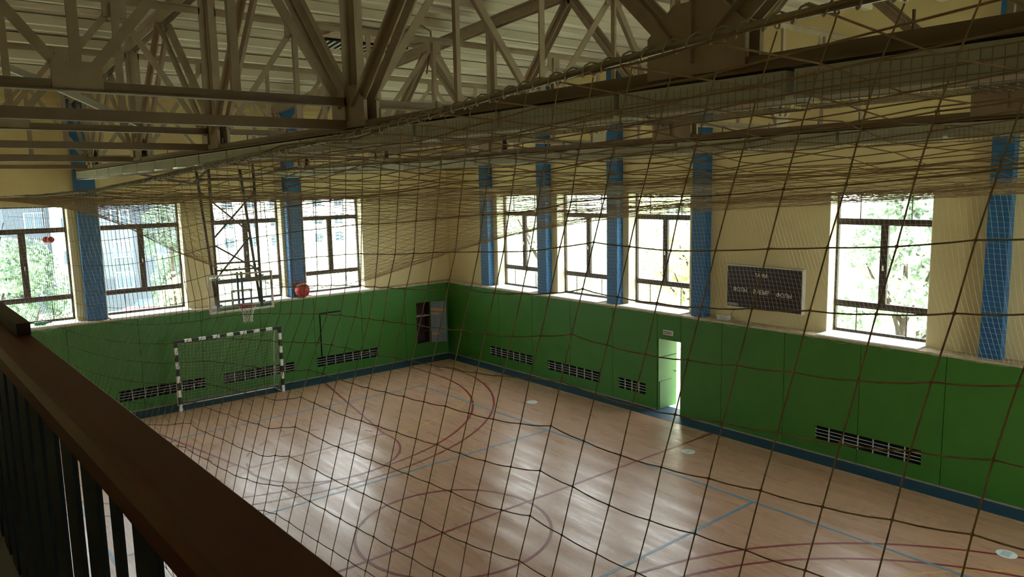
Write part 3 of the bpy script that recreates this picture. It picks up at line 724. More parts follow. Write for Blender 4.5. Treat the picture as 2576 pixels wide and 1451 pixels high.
# upper edge follows the cable
CY = [-24.5, -22.81, -22.59, -22.28, -21.87, -21.58, -20.73, -20.02, -18.97, -17.14, -14.7]
CZ = [6.46, 6.44, 6.43, 6.41, 6.38, 6.37, 6.34, 6.31, 6.275, 6.255, 6.25]
cable_z = lambda y: float(np.interp(y, CY, CZ))
for j in range(len(G[0])):
    zt = cable_z(G[0][j].y) - 0.012
    dz = zt - G[0][j].z
    for i in range(3): G[i][j] = G[i][j] + Vector((0, 0, dz * (1 - i / 3)))
t = thing('safety_net', (-15.1, -22.0, 6.3), 'coarse brown knotted rope net hanging close in front of the balcony', 'net')
off = Vector((-15.1, -22.0, 6.3))
m = MB(); rj = random.Random(3)
def sagged(a, b, k, amp):
    out = []
    for s in range(k):
        q = s / k
        out.append(a.lerp(b, q) - Vector((0, 0, amp * 4 * q * (1 - q))))
    return out
for i in range(1, len(G)):
    L = []
    for j in range(len(G[0]) - 1): L += sagged(G[i][j] - off, G[i][j + 1] - off, 3, 0.0018 if i > 4 else 0.0005)
    L.append(G[i][-1] - off)
    m.tube(L, 0.0010, 5, cap=False)
for j in range(len(G[0])): m.tube([G[i][j] - off for i in range(len(G))], 0.0010, 5, cap=False)
for i in range(1, len(G)):
    for j in range(40, len(G[0])):
        m.blob(G[i][j] - off, 0.0023, 6, 4)
m.build('mesh', M['rope'], t, smooth=True)
m = MB()
cab = [Vector((-15.1, y, cable_z(y))) - off for y in np.linspace(-24.4, -14.7, 60)]
m.tube(cab, 0.0055, 6)
m.build('cable', M['cable'], t, smooth=True)
m = MB()
sp = []
for k in range(1500):
    q = k / 1499; y = -24.4 + q * 8.0; a = k * 0.9
    sp.append(Vector((-15.1 + 0.009 * math.cos(a), y, cable_z(y) + 0.009 * math.sin(a))) - off)
m.tube(sp, 0.0016, 3, cap=False)
for j in range(30, len(G[0])):
    c = G[0][j] - off; c.z = cable_z(G[0][j].y) - off.z
    m.tube([c + Vector((0.0055 * math.cos(a), 0, 0.0055 * math.sin(a) - 0.004)) for a in [q * math.pi / 4 for q in range(8)]], 0.0014, 4, closed=True)
m.build('lashing', M['rope_pale'], t, smooth=True)

# roof net: sags over the whole court between the balcony cable and the two far walls
def roof_net_z(x, y):
    u = (x + 15.1) / 14.95; v = min(1.0, max(0.0, -(y + 0.15) / 24.0))
    za = cable_z(y); zb = 6.20 + 0.02 * math.sin(y * 1.7)
    z = za * (1 - u) + zb * u
    ey = max(0.0, math.sin(math.pi * min(1, v * 0.95))) ** 0.8
    sag = 0.26 * math.sin(math.pi * u) ** 0.85 * ey if 0 < u < 1 else 0.0
    sag += 1.35 * math.exp(-((x + 10.8) / 2.3) ** 2) * math.exp(-((y + 11.5) / 4.2) ** 2) * min(1.0, u * 6)
    sag += 0.04 * math.sin(x * 2.3 + y * 1.1) * u * (1 - u) * 4 * v
    return z - sag
t = thing('roof_net', (-7.5, -12.0, 6.0), 'tan cord net stretched under the roof and sagging over the court', 'net')
off = Vector((-7.5, -12.0, 6.0))
m = MB(); rn = random.Random(5)
nx, ny = 100, 160
for i in range(nx + 1):
    x0 = -15.1 + 14.95 * i / nx
    L = []; ph = rn.uniform(0, 6)
    for k in range(61):
        y = -0.15 - 24.0 * k / 60
        x = x0 + 0.02 * math.sin(k * 1.9 + ph)
        L.append(Vector((x, y, roof_net_z(min(-0.15, max(-15.1, x)), y) + 0.012 * math.sin(k * 2.7 + ph))) - off)
    m.tube(L, 0.0019, 3, cap=False)
for k in range(ny + 1):
    y0 = -0.15 - 24.0 * k / ny
    L = []; ph = rn.uniform(0, 6)
    for i in range(49):
        x = -15.1 + 14.95 * i / 48
        y = y0 + 0.02 * math.sin(i * 1.7 + ph)
        L.append(Vector((x, y, roof_net_z(x, min(-0.15, y)) + 0.012 * math.sin(i * 2.3 + ph))) - off)
    m.tube(L, 0.0019, 3, cap=False)
m.build('mesh', M['rope_roof'], t)
m = MB()
m.tube([Vector((-0.15, -0.15 - q * 24.0 / 40, roof_net_z(-0.15, -0.15 - q * 24.0 / 40))) - off for q in range(41)], 0.006, 5)
m.tube([Vector((-15.1 + q * 14.95 / 30, -0.15, roof_net_z(-15.1 + q * 14.95 / 30, -0.15))) - off for q in range(31)], 0.006, 5)
m.build('edge_cable', M['cable'], t)

# pale fine nets hanging in front of the windows of the two far walls
def wall_net(name, label, fn, s0, s1, pitch, slant):
    t = thing(name, fn((s0 + s1) / 2, 0, 0), label, 'net')
    off = Vector(t.location)
    m = MB(); n = int((s1 - s0) / pitch); r = random.Random(int(s1 * 10) + 5)
    ztop, zbot = 6.12, 2.82
    for i in range(n + 1):
        s = s0 + i * pitch; L = []
        for k in range(11):
            q = k / 10
            ss = s + slant * q * (0.75 + 0.25 * math.sin(s * 0.35)) + 0.05 * math.sin(q * 5 + s * 0.8)
            if not (s0 <= ss <= s1): continue
            L.append(Vector(fn(ss, ztop + (zbot - ztop) * q, 0.10 * math.sin(math.pi * q) * (1 + 0.4 * math.sin(s * 1.1)))) - off)
        if len(L) > 1: m.tube(L, 0.0018, 3, cap=False)
    rows = int((ztop - zbot) / 0.1)
    for k in range(rows + 1):
        q = k / rows; L = []
        for i in range(0, n + 1, 2):
            s = s0 + i * pitch
            L.append(Vector(fn(s, ztop + (zbot - ztop) * q + 0.03 * math.sin(s * 1.4 + q * 3), 0.10 * math.sin(math.pi * q) * (1 + 0.4 * math.sin(s * 1.1)))) - off)
        m.tube(L, 0.0014, 3, cap=False)
    m.build('mesh', M['rope_pale'], t)
    # frayed lower edge lying on the ledge
    m = MB()
    for k in range(70):
        s = r.uniform(s0 + 0.3, s1 - 0.6); L = []
        ln = r.uniform(0.15, 0.7); dp = r.uniform(0.02, 0.10)
        for q in range(8):
            L.append(Vector(fn(s + ln * q / 7, 2.785 - dp * math.sin(math.pi * q / 7) * (1 if k % 2 else 0.3), 0.155 + 0.012 * (k % 3))) - off)
        m.tube(L, 0.0022, 3, cap=False)
    tag(m.build('frayed_edge', M['rope_pale'], t), kind='stuff')
    return t
wall_net('window_net', 'fine pale net hanging in front of the windows of the long wall', lambda s, z, d: (-0.24 - d * 0.9 + (0.0 if d < 0.15 else 0.22), s, z), -24.0, -0.25, 0.1, -0.95)
wall_net('window_net', 'fine pale net hanging in front of the windows of the end wall', lambda s, z, d: (s, -0.24 - d * 0.9 + (0.0 if d < 0.15 else 0.22), z), -17.5, -3.0, 0.1, 0.5)

# ------------------------------------------------------------------ balcony railing
t = thing('balcony_railing', (-15.585, -21.3, 4.65), 'balcony railing with a wide brown wooden handrail and dark navy slats', 'railing', rz=0.025)
ox, oy, oz = -15.585, -21.3, 4.65
m = MB()
pr = [(-0.052, 1.02), (-0.065, 1.03), (-0.067, 1.075), (-0.055, 1.098), (-0.03, 1.1), (0.06, 1.1), (0.066, 1.094), (0.066, 1.03), (0.055, 1.02)]
yA, yB = -24.9, -14.0
ys_ = np.linspace(yA, yB, 24) - oy
v = []; f = []; n = len(pr)
for k, yy in enumerate(ys_):
    for a, b in pr: v.append((a, yy, b))
for k in range(len(ys_) - 1):
    for q in range(n):
        q2 = (q + 1) % n
        f.append((k * n + q, k * n + q2, (k + 1) * n + q2, (k + 1) * n + q))
f.append(tuple(range(n))); f.append(tuple(range((len(ys_) - 1) * n, len(ys_) * n))[::-1])
m.add(v, f)
m.build('handrail', M['rail'], t)
m = MB(); m.box(0.018, 0.062, -20.03 - oy, -14.1 - oy, 1.1005, 1.146)
tag(m.build('rail_cap', M['railcap'], t), 'narrow black-brown bar on top of the handrail')
gaps = [(-22.17, -22.06), (-21.95, -21.83), (-21.67, -21.55), (-21.49, -21.37), (-21.21, -21.115), (-20.97, -20.88)]
for k in range(28): gaps.append((-20.72 + 0.235 * k, -20.64 + 0.235 * k))
gaps = [(-24.85 + 0.235 * k, -24.735 + 0.235 * k) for k in range(11)] + gaps
for k in range(len(gaps) - 1):
    g0, g1 = gaps[k][1], gaps[k + 1][0]
    if g1 - g0 < 0.02: continue
    m = MB(); m.box(-0.027, -0.015, g0 - oy, g1 - oy, 0.06, 1.02)
    m.build('slat', M['slat'], t)
m = MB(); m.box(-0.014, 0.014, yA - oy, yB - oy, 0.07, 0.11); m.box(-0.014, 0.014, yA - oy, yB - oy, 0.97, 1.02)
m.build('cross_rail', M['slat'], t)
# balcony slab
m = MB(); m.box(XL + 0.001, -15.52, YN + 0.001, -13.9, 4.35, 4.649)
o = m.build('balcony', M['concrete'], base=(-16.6, -20.0, 4.35)); tag(o, 'grey concrete balcony slab under the brown-railed railing', 'balcony', kind='structure')
# ------------------------------------------------------------------ court lines (painted tape, 5 cm)
def ribbon(m, pts, wd, z0=0.0, z1=0.003):
    P = [Vector((p[0], p[1], 0)) for p in pts]
    n = len(P); o = len(m.v)
    for i, p in enumerate(P):
        d = (P[min(i + 1, n - 1)] - P[max(i - 1, 0)]).normalized(); s = Vector((-d.y, d.x, 0)) * wd / 2
        m.v.append((p.x + s.x, p.y + s.y, z1)); m.v.append((p.x - s.x, p.y - s.y, z1))
    for i in range(n - 1):
        m.f.append((o + 2 * i, o + 2 * i + 1, o + 2 * i + 3, o + 2 * i + 2)); m.mi.append(0)
def arc(cx, cy, r, a0, a1, n=60): return [(cx + r * math.cos(math.radians(a0 + (a1 - a0) * i / n)), cy + r * math.sin(math.radians(a0 + (a1 - a0) * i / n))) for i in range(n + 1)]
XC = -8.47; YM = -12.36
def mirror(pts): return [(x, 2 * YM - y) for x, y in pts]
red, blu, yel = MB(), MB(), MB()
LW = 0.058
for f_ in (lambda p: p, mirror):
    # basketball key
    ribbon(red, f_([(-5.52, -0.86), (-6.68, -6.69)]), LW, z1=0.0026); ribbon(red, f_([(2 * XC + 5.52, -0.86), (2 * XC + 6.68, -6.69)]), LW, z1=0.0026)
    ribbon(red, f_([(-6.69, -6.69), (2 * XC + 6.69, -6.69)]), LW, z1=0.0030)
    ribbon(red, f_([(-6.69, -6.69)] + arc(XC, -6.98, 1.80, 0, -180) + [(2 * XC + 6.69, -6.69)]), LW, z1=0.0034)
    for k in range(7):
        a = 14 + k * 25.5
        ribbon(red, f_(arc(XC, -6.75, 1.70, a, a + 9, 5)), LW, z1=0.0022)
    for q in (0.26, 0.43, 0.46, 0.62, 0.78, 0.93):
        for sgn in (1, -1):
            xx = -5.52 - 1.16 * q; yy = -0.86 - 5.83 * q
            if sgn < 0: ribbon(red, f_([(2 * XC - xx - 0.02, yy), (2 * XC - xx - 0.22, yy)]), 0.04, z1=0.0018)
            else: ribbon(red, f_([(xx + 0.02, yy), (xx + 0.22, yy)]), 0.04, z1=0.0018)
    # three-point line and the outer arc
    ribbon(red, f_([(XC + 6.2, -0.86), (XC + 6.2, -2.55)] + arc(XC, -2.55, 6.2, 0, -180, 120) + [(XC - 6.2, -2.55), (XC - 6.2, -0.86)]), LW, z1=0.0024)
    ribbon(red, f_([(XC + 7.12, -0.86), (XC + 7.12, -2.04)] + arc(XC, -2.04, 7.12, 0, -180, 120) + [(XC - 7.12, -2.04), (XC - 7.12, -0.86)]), LW, z1=0.0028)
    # handball goal area
    ribbon(yel, f_(arc(XC + 1.5, -0.95, 6.0, 0, -90, 50) + arc(XC - 1.5, -0.95, 6.0, -90, -180, 50)), 0.06, z1=0.0020)
    # volleyball
    ribbon(blu, f_([(-3.39, -3.36), (2 * XC + 3.39, -3.36)]), LW, z1=0.0036)
    ribbon(blu, f_([(-3.39, -9.36), (2 * XC + 3.39, -9.36)]), LW, z1=0.0032)
ribbon(blu, [(-3.39, -3.335), (-3.39, 2 * YM + 3.335)], LW, z1=0.0038)
ribbon(blu, [(2 * XC + 3.39, -3.335), (2 * XC + 3.39, 2 * YM + 3.335)], LW, z1=0.0038)
ribbon(red, [(-0.57, YM), (2 * XC + 0.57, YM)], LW, z1=0.0029)
ribbon(red, arc(XC, YM, 1.80, 0, 360, 120), LW, z1=0.0031)
struct(red.build('trim_21', M['linered']), 'dark red court markings'); struct(blu.build('trim_22', M['lineblue']), 'pale blue volleyball markings'); struct(yel.build('trim_23', M['lineyellow']), 'faint yellow goal-area line')

for (x, y), lab in (((-2.03, -7.17), 'round pale sticker on the floor, the one nearest the corner'), ((-2.05, -12.77), 'round pale sticker on the floor near the green door and the centre line'), ((-2.12, -19.33), 'round pale sticker on the floor at the near right, crossed by a red arc')):
    t = thing('floor_sticker', (x, y, 0.0), lab, 'sticker', 'round stickers on the floor')
    m = MB(); n = 40
    v = [(0.155 * math.cos(2 * math.pi * i / n), 0.155 * math.sin(2 * math.pi * i / n), z) for z in (0.0, 0.0045) for i in range(n)]
    m.add(v, [tuple(range(n, 2 * n))] + [(i, (i + 1) % n, (i + 1) % n + n, i + n) for i in range(n)])
    m.build('disc', M['sticker'], t)
    m = MB(); r = random.Random(2)
    for k in range(5):
        xx = -0.1
        while xx < 0.09:
            wdt = r.uniform(0.015, 0.05); m.box(xx, min(xx + wdt, 0.11), -0.055 + k * 0.028, -0.042 + k * 0.028, 0.0046, 0.0052); xx += wdt + 0.012
    m.build('printing', M['greyblue'], t)

# ------------------------------------------------------------------ vents in the panelling
for axis, vs_, names in (('x', VENT_R, ['nearest the corner', 'second from the corner', 'short one beside the door', 'long one nearest the viewer']), ('y', VENT_B, ['behind the left goal post', 'behind the right half of the goal', 'right of the goal under the hatch'])):
    for (a0, a1, n), nm in zip(vs_, names):
        wl = 'long wall' if axis == 'x' else 'end wall'
        loc = (0, (a0 + a1) / 2, VZ0) if axis == 'x' else ((a0 + a1) / 2, 0, VZ0)
        t = thing('wall_vent', loc, 'barred dark vent low in the green %s, %s' % (wl, nm), 'vent', 'vents in the green panelling')
        def B(mm, d0, d1, s0, s1, z0, z1):
            if axis == 'x': mm.box(d0, d1, s0, s1, z0, z1)
            else: mm.box(s0, s1, d0, d1, z0, z1)
        h = (a1 - a0) / 2; H = VZ1 - VZ0
        m = MB(); B(m, 0.2, 0.21, -h, h, -0.05, H + 0.05)
        B(m, 0.062, 0.2, -h, -h + 0.01, 0, H); B(m, 0.062, 0.2, h - 0.01, h, 0, H); B(m, 0.062, 0.2, -h, h, -0.01, 0); B(m, 0.062, 0.2, -h, h, H, H + 0.01)
        m.build('recess', M['dark'], t)
        m = MB()
        for i in range(n + 1):
            s = -h + 2 * h * i / n
            s = min(max(s, -h + 0.012), h - 0.012)
            if 0 < i < n: B(m, 0.004, 0.024, s - 0.011, s + 0.011, 0.001, H - 0.001)
        for i in (1, 2, 3): B(m, 0.006, 0.022, -h + 0.001, h - 0.001, H * i / 4 - 0.007, H * i / 4 + 0.007)
        m.build('grille', M['ventbar'], t)

# ------------------------------------------------------------------ green door, opened outwards, with exit sign
d = struct(thing('door_1', (0.0, -10.13, 0.0), 'green panelled door standing open to the bright outside', 'door'))
m = MB(); m.box(0.02, 0.80, -0.042, -0.002, 0.012, 2.02); m.build('door_leaf', M['green'], d)
m = MB(); m.box(0.06, 0.60, -0.058, -0.043, 0.03, 0.80); m.build('kick_panel', M['green'], d)
m = MB(); m.box(0.02, 0.80, -0.0435, -0.0425, 1.47, 1.50); m.box(0.055, 0.065, -0.0435, -0.0425, 0.02, 0.82); m.build('joint', M['groove'], d)
m = MB(); m.tube([(0.74, -0.042, 1.0), (0.74, -0.09, 1.0), (0.66, -0.09, 1.0)], 0.009, 8); m.build('door_handle', M['black'], d, smooth=True)
m = MB(); m.box(0.031, 0.95, -0.80, -0.775, 0.0, 2.03); m.box(0.031, 0.95, -0.80, 0.0, 2.025, 2.06); m.build('door_frame', M['black'], d)
# vestibule with barred glazing beyond the door
d2 = struct(thing('door_2', (1.9, -10.5, 0.0), 'white outer door with bars seen through the doorway', 'door'))
m = MB()
for (a, b) in ((-0.62, -0.56), (0.5, 0.56)): m.box(0, 0.05, a, b, 0, 2.2)
m.box(0, 0.05, -0.56, 0.5, 2.1, 2.2); m.box(0, 0.05, -0.56, 0.5, 0.9, 0.98)
m.build('door_frame', M['black'], d2)
m = MB()
for k in range(6): m.box(0.01, 0.03, -0.45 + k * 0.17, -0.435 + k * 0.17, 0, 2.1)
m.build('bar', M['gunmetal'], d2)
m = MB(); m.box(0.951, 3.2, -13, -8, -4.99, -0.005)
o = m.build('trim_24', M['asphalt']); struct(o, 'pale paving outside the green door')

def placed_plate(name, loc, label, cat): return thing(name, loc, label, cat)
t = thing('exit_sign', (0.0, -10.52, 2.24), 'small dark grey exit sign with pale frame above the green door', 'sign')
MR = Matrix(((0, 0, -1, 0), (-1, 0, 0, 0), (0, 1, 0, 0), (0, 0, 0, 1)))   # text plane: right = -y, up = z, normal = -x
m = MB(); m.box(-0.03, 0.0, -0.16, 0.16, -0.065, 0.065); m.build('frame', M['lightframe'], t)
m = MB(); m.box(-0.034, -0.0301, -0.14, 0.14, -0.042, 0.038); m.build('panel', M['signface'], t)
text_mesh('ВЫХОД', 0.085, 'lettering', M['letter'], t, Matrix.Translation((-0.036, 0, -0.003)) @ MR, 0.001)

# scoreboard
t = thing('scoreboard', (0.45, -13.15, 3.65), 'dark wall scoreboard with white Cyrillic captions and a pale frame', 'scoreboard')
hw, hh = 1.03, 0.535
m = MB(); m.box(-0.14, -0.001, -hw, hw, -hh, hh); m.build('housing', M['lightframe'], t)
m = MB(); m.box(-0.146, -0.1401, -hw + 0.02, hw - 0.02, -hh + 0.02, hh - 0.02); m.build('screen', M['screen'], t)
def cap(body, y, z, s): text_mesh(body, s, 'lettering', M['letter'], t, Matrix.Translation((-0.149, y, z)) @ MR @ Matrix.Diagonal((0.88, 1, 1, 1)), 0.0015)
cap('ТАЙМ', 0.06, 0.31, 0.13); cap('ФОЛЫ', 0.63, -0.08, 0.145); cap('ВРЕМЯ', 0.04, -0.10, 0.15); cap('ФОЛЫ', -0.57, -0.12, 0.145)
m = MB()
for k in range(9): m.box(-0.1495, -0.1461, 0.97 - k * 0.032, 0.99 - k * 0.032 - 0.004, -0.455, -0.432)
for k in range(12): m.box(-0.1495, -0.1461, 0.97 - k * 0.026, 0.985 - k * 0.026, -0.487, -0.472)
m.build('small_print', M['letter'], t)

# cardboard-pale box, debris on the ledge
t = thing('junction_box', (0.30, -12.05, PANEL_H), 'small grey box lying on the ledge under the scoreboard corner', 'box')
m = MB(); m.box(-0.09, 0.09, -0.15, 0.15, 0.001, 0.10); m.build('body', M['lampgrey'], t)
m = MB(); m.box(-0.095, 0.095, -0.155, 0.155, 0.10, 0.115); m.build('lid', M['white'], t)
m = MB(); m.tube([(0.05, -0.14, 0.10), (0.06, -0.22, 0.20), (0.08, -0.27, 0.31)], 0.006, 5); m.build('lead', M['black'], t)

# bottle on the left ledge
t = thing('bottle', (-13.05, 0.30, PANEL_H + 0.031), 'green plastic bottle lying on the window sill at the far left', 'bottle')
def lathe(m, prof, n=16, ax='x', mi=0):
    o = len(m.v)
    for s, r in prof:
        for k in range(n):
            a = 2 * math.pi * k / n
            if ax == 'x': m.v.append((s, r * math.cos(a), r * math.sin(a)))
            else: m.v.append((r * math.cos(a), r * math.sin(a), s))
    for i in range(len(prof) - 1):
        for k in range(n):
            k2 = (k + 1) % n; m.f.append((o + i * n + k, o + i * n + k2, o + (i + 1) * n + k2, o + (i + 1) * n + k)); m.mi.append(mi)
m = MB(); lathe(m, [(-0.18, 0.001), (-0.18, 0.045), (0.05, 0.048), (0.10, 0.04), (0.15, 0.018), (0.19, 0.015)]); m.v = [(a, b, c + 0.049) for a, b, c in m.v]; m.build('body', M['bottle'], t, smooth=True)
m = MB(); lathe(m, [(0.19, 0.018), (0.225, 0.018), (0.225, 0.001)]); m.v = [(a, b, c + 0.049) for a, b, c in m.v]; m.build('cap', M['black'], t, smooth=True)

# balls
t = thing('gym_ball', (-5.72, 0.02, PANEL_H + 0.25), 'large dark red gym ball on the ledge beside the blue pillar', 'ball')
MB().blob((0, 0, 0), 0.245, 40, 24).build('shell', M['ballred'], t, smooth=True)
m = MB()
for k in range(3):
    a = k * 1.05; m.tube([(0.2465 * math.cos(q) * math.cos(a), 0.2465 * math.cos(q) * math.sin(a), 0.2465 * math.sin(q)) for q in [i * math.pi / 16 for i in range(32)]], 0.003, 4, closed=True)
m.build('seam', M['rimred'], t, smooth=True)
for x, lab in ((-12.80, 'small dark red ball caught in the window net, left one of the pair'), (-12.715, 'small dark red ball caught in the window net, right one of the pair')):
    o = MB().blob((0, 0, 0), 0.088, 24, 14).build('small_ball', M['ballred'], smooth=True); o.location = (x, 0.0 - 0.165 * (x > -12.75), 5.10)
    tag(o, lab, 'ball', 'small red balls in the window net')

# ------------------------------------------------------------------ hatch and niche in the end wall
d = struct(thing('door_3', (-5.17, 0.0, 0.70), 'small green hatch door standing slightly ajar in the end wall', 'door'))
m = MB(); m.bar((0.01, -0.02, 0.72), (0.72, -0.10, 0.72), 0.03, 1.44); m.build('door_leaf', M['green'], d)
m = MB(); m.box(-0.02, 0.76, -0.006, -0.001, 1.44, 1.475); m.box(-0.02, 0.008, -0.006, -0.001, 0, 1.44); m.build('joint', M['dark'], d)
d = struct(thing('door_4', (-1.078, 0.0, 0.53), 'open niche in the end wall with its board door swung towards the corner', 'door'))
m = MB()
m.box(-0.30, 0.30, 0.40, 0.43, 0, 1.54); m.box(-0.302, -0.29, 0.062, 0.40, 0, 1.54); m.box(0.29, 0.302, 0.062, 0.40, 0, 1.54); m.box(-0.29, 0.29, 0.062, 0.40, 1.52, 1.54); m.box(-0.29, 0.29, 0.062, 0.40, 0.0, 0.02)
m.build('recess', M['niche'], d)
m = MB(); m.box(-0.29, 0.29, 0.02, 0.38, 1.02, 1.04); m.build('shelf', M['lightframe'], d)
m = MB(); m.box(-0.29, 0.29, 0.10, 0.38, 0.42, 0.44); m.build('shelf', M['niche'], d)
lf = bpy.data.objects.new('door_leaf', None); COL.objects.link(lf); lf.parent = d; lf.location = (0.305, -0.012, 0.0); lf.rotation_euler = (0, 0, math.radians(-30))
m = MB(); m.box(0.0, 0.585, -0.018, 0.0, 0.0, 1.54); m.build('board', M['greyblue'], lf)
m = MB(); m.bar((0.01, -0.03, 1.26), (0.57, -0.03, 1.20), 0.022, 0.10); m.box(0.01, 0.34, -0.04, -0.019, 1.04, 1.13); m.box(0.02, 0.34, -0.04, -0.019, 0.28, 0.38); m.build('batten', M['timber'], lf)

# ------------------------------------------------------------------ basketball hoop hung from the roof
HX = -8.43; HY = -2.0
t = thing('basketball_hoop', (HX, HY, 3.05), 'ceiling-hung basketball hoop with glass backboard and dark steel tube frame', 'basketball hoop')
def H(x, y, z): return (x - HX, y - HY, z - 3.05)
m = MB(); m.box(*[q for q in (-0.87, 0.87)], 0.0, 0.012, -0.12, 0.87); m.build('backboard', M['boardglass'], t)
m = MB()
for a in ((-0.92, 0.92, -0.025, 0.035, 0.87, 0.92), (-0.92, 0.92, -0.025, 0.035, -0.17, -0.12), (-0.92, -0.87, -0.025, 0.035, -0.12, 0.87), (0.87, 0.92, -0.025, 0.035, -0.12, 0.87)): m.box(*a)
m.build('board_frame', M['boardframe'], t)
m = MB()
for a in ((-0.295, 0.295, -0.004, -0.0005, 0.40, 0.45), (-0.295, 0.295, -0.004, -0.0005, 0.0, 0.05), (-0.295, -0.245, -0.004, -0.0005, 0.05, 0.40), (0.245, 0.295, -0.004, -0.0005, 0.05, 0.40)): m.box(*a)
m.build('target_square', M['target'], t)
m = MB()
for x in (-0.09, 0.03): m.box(x, x + 0.05, 0.05, 0.09, -0.05, 0.95)
m.build('centre_bar', M['gunmetal'], t)
m = MB()
m.tube([(0.225 * math.cos(a), -0.38 + 0.225 * math.sin(a), 0.0) for a in [q * math.pi / 20 for q in range(40)]], 0.010, 8, closed=True)
m.box(-0.08, 0.08, -0.15, -0.004, -0.09, 0.012)
m.bar((-0.07, -0.02, -0.08), (-0.12, -0.2, -0.005), 0.012, 0.012); m.bar((0.07, -0.02, -0.08), (0.12, -0.2, -0.005), 0.012, 0.012)
m.build('rim', M['rimred'], t, smooth=False)
m = MB(); nn = 12
def npt(k, l): 
    rr = [0.222, 0.185, 0.155, 0.135, 0.12, 0.125][l]; a = 2 * math.pi * (k + 0.5 * (l % 2)) / nn
    return (rr * math.cos(a), -0.38 + rr * math.sin(a), -0.015 - 0.085 * l)
for l in range(5):
    for k in range(nn):
        m.tube([npt(k, l), npt(k if l % 2 == 0 else k + 1, l + 1)], 0.004, 4, cap=False)
        m.tube([npt(k, l), npt(k - 1 if l % 2 == 0 else k, l + 1)], 0.004, 4, cap=False)
m.build('net', M['white'], t, smooth=True)
xl, xr = -9.07, -7.83
ztop = 6.9
m = MB(); m.tube([H(xl, HY + 0.08, 2.95), H(xl + 0.0, HY + 0.08, ztop)], 0.042, 8); m.build('front_leg', M['gunmetal'], t, smooth=True)
m = MB(); m.tube([H(xr, HY + 0.08, 2.95), H(xr, HY + 0.08, ztop)], 0.042, 8); m.build('front_leg', M['gunmetal'], t, smooth=True)
m = MB(); m.tube([H(xl - 0.02, HY + 0.16, 3.1), H(xl - 0.03, HY + 1.05, ztop)], 0.042, 8); m.build('rear_leg', M['gunmetal'], t, smooth=True)
m = MB(); m.tube([H(xr - 0.02, HY + 0.16, 3.1), H(xr - 0.03, HY + 1.05, ztop)], 0.042, 8); m.build('rear_leg', M['gunmetal'], t, smooth=True)
def rearp(x, z): return H(x, HY + 0.16 + 0.89 * (z - 3.1) / (ztop - 3.1), z)
for a, b in (((xl, 6.3), (xr, 5.05)), ((xr, 6.35), (xl, 5.0)), ((xl, 4.85), (xr, 3.45 + 0.1)), ((xr, 5.0), (xl, 3.62))):
    pass
br = [(rearp(xl, 6.25), rearp(xr, 5.05)), (H(xr, HY + 0.08, 6.25), H(xl, HY + 0.08, 4.98)), (H(xl, HY + 0.08, 4.78), H(xr, HY + 0.08, 3.42 + 0.95 - 0.35)), (rearp(xr, 4.98), rearp(xl, 3.75))]
br[2] = (H(xl, HY + 0.08, 4.80), H(xr, HY + 0.08, 3.45 + 0.0 + 0.0))
br[2] = (H(xl, HY + 0.08, 4.80), H(xr, HY + 0.08, 3.98))
for k, (a, b) in enumerate(br):
    m = MB(); m.tube([a, b], 0.026, 6); m.build('cross_brace', M['gunmetal'], t, smooth=True)
for z in (4.28, 4.08): MB().tube([H(xl, HY + 0.08, z), H(xr, HY + 0.08, z - 0.02)], 0.03, 6).build('cross_bar', M['gunmetal'], t, smooth=True)
MB().tube([H(xl - 0.05, HY + 0.08, 6.62), H(xr + 0.05, HY + 0.08, 6.62)], 0.035, 6).build('cross_bar', M['gunmetal'], t, smooth=True)
MB().tube([rearp(xl - 0.03, 6.62), rearp(xr, 6.62)], 0.035, 6).build('cross_bar', M['gunmetal'], t, smooth=True)
m = MB()
for x in (xl, xr):
    for z in (3.1, 3.85): m.box(x - HX - 0.09, x - HX + 0.09, 0.036, 0.075, z - 3.05 - 0.02, z - 3.05 + 0.02)
m.build('board_clamp', M['gunmetal'], t)
for a, c in ((H(-11.7, HY + 0.15, 6.93), H(-9.5, HY + 0.1, 6.5)), (H(-9.5, HY + 0.1, 6.5), H(xl, HY + 0.08, 6.62)), (H(-9.5, HY + 0.1, 6.5), H(xl, HY + 0.1, 6.88)), (H(xr, HY + 0.1, 6.7), H(-6.5, HY + 0.1, 6.93)), (H(xl, HY + 0.1, 6.86), H(xl, HY + 0.10, 7.13)), (H(xr, HY + 0.1, 6.86), H(xr, HY + 0.10, 7.13))):
    MB().bar(a, c, 0.055, 0.055).build('hanger', M['gunmetal'], t)

# ------------------------------------------------------------------ goal
GX, GY = XC, -0.86
t = thing('football_goal', (GX, GY, 0.0), 'small football goal with black and white striped posts and a white net', 'goal')
def post(x):
    m = MB()
    for k in range(10): m.box(x - 0.04, x + 0.04, -0.04, 0.04, 0.208 * k + (0.004 if k == 0 else 0), 0.208 * (k + 1) if k < 9 else 2.08, mi=(0 if k % 2 == 0 else 1))
    return m
post(-1.54).build('goal_post', [M['white'], M['black']], t); post(1.54).build('goal_post', [M['white'], M['black']], t)
m = MB()
for k in range(15): m.box(-1.4995 + 3.0 / 15 * k + (-0.0 if k else 0), -1.5 + 3.0 / 15 * (k + 1), -0.04, 0.04, 2.0, 2.08, mi=(1 if k % 2 == 0 else 0))
m.build('crossbar', [M['white'], M['black']], t)
def back_y(z):
    q = z / 2.0
    return 0.52 - 0.44 * max(0.0, q - 0.12) ** 1.8
m = MB()
for x in (-1.47, 1.47):
    m.tube([(x, 0.04, 2.02), (x, 0.22, 1.94), (x, 0.32, 1.7), (x, 0.40, 1.2), (x, 0.50, 0.5), (x, 0.55, 0.04)], 0.014, 6)
    m.tube([(x, 0.04, 0.03), (x, 0.55, 0.03)], 0.014, 6)
m.tube([(-1.47, 0.55, 0.03), (1.47, 0.55, 0.03)], 0.018, 6)
m.build('back_frame', M['white'], t, smooth=True)
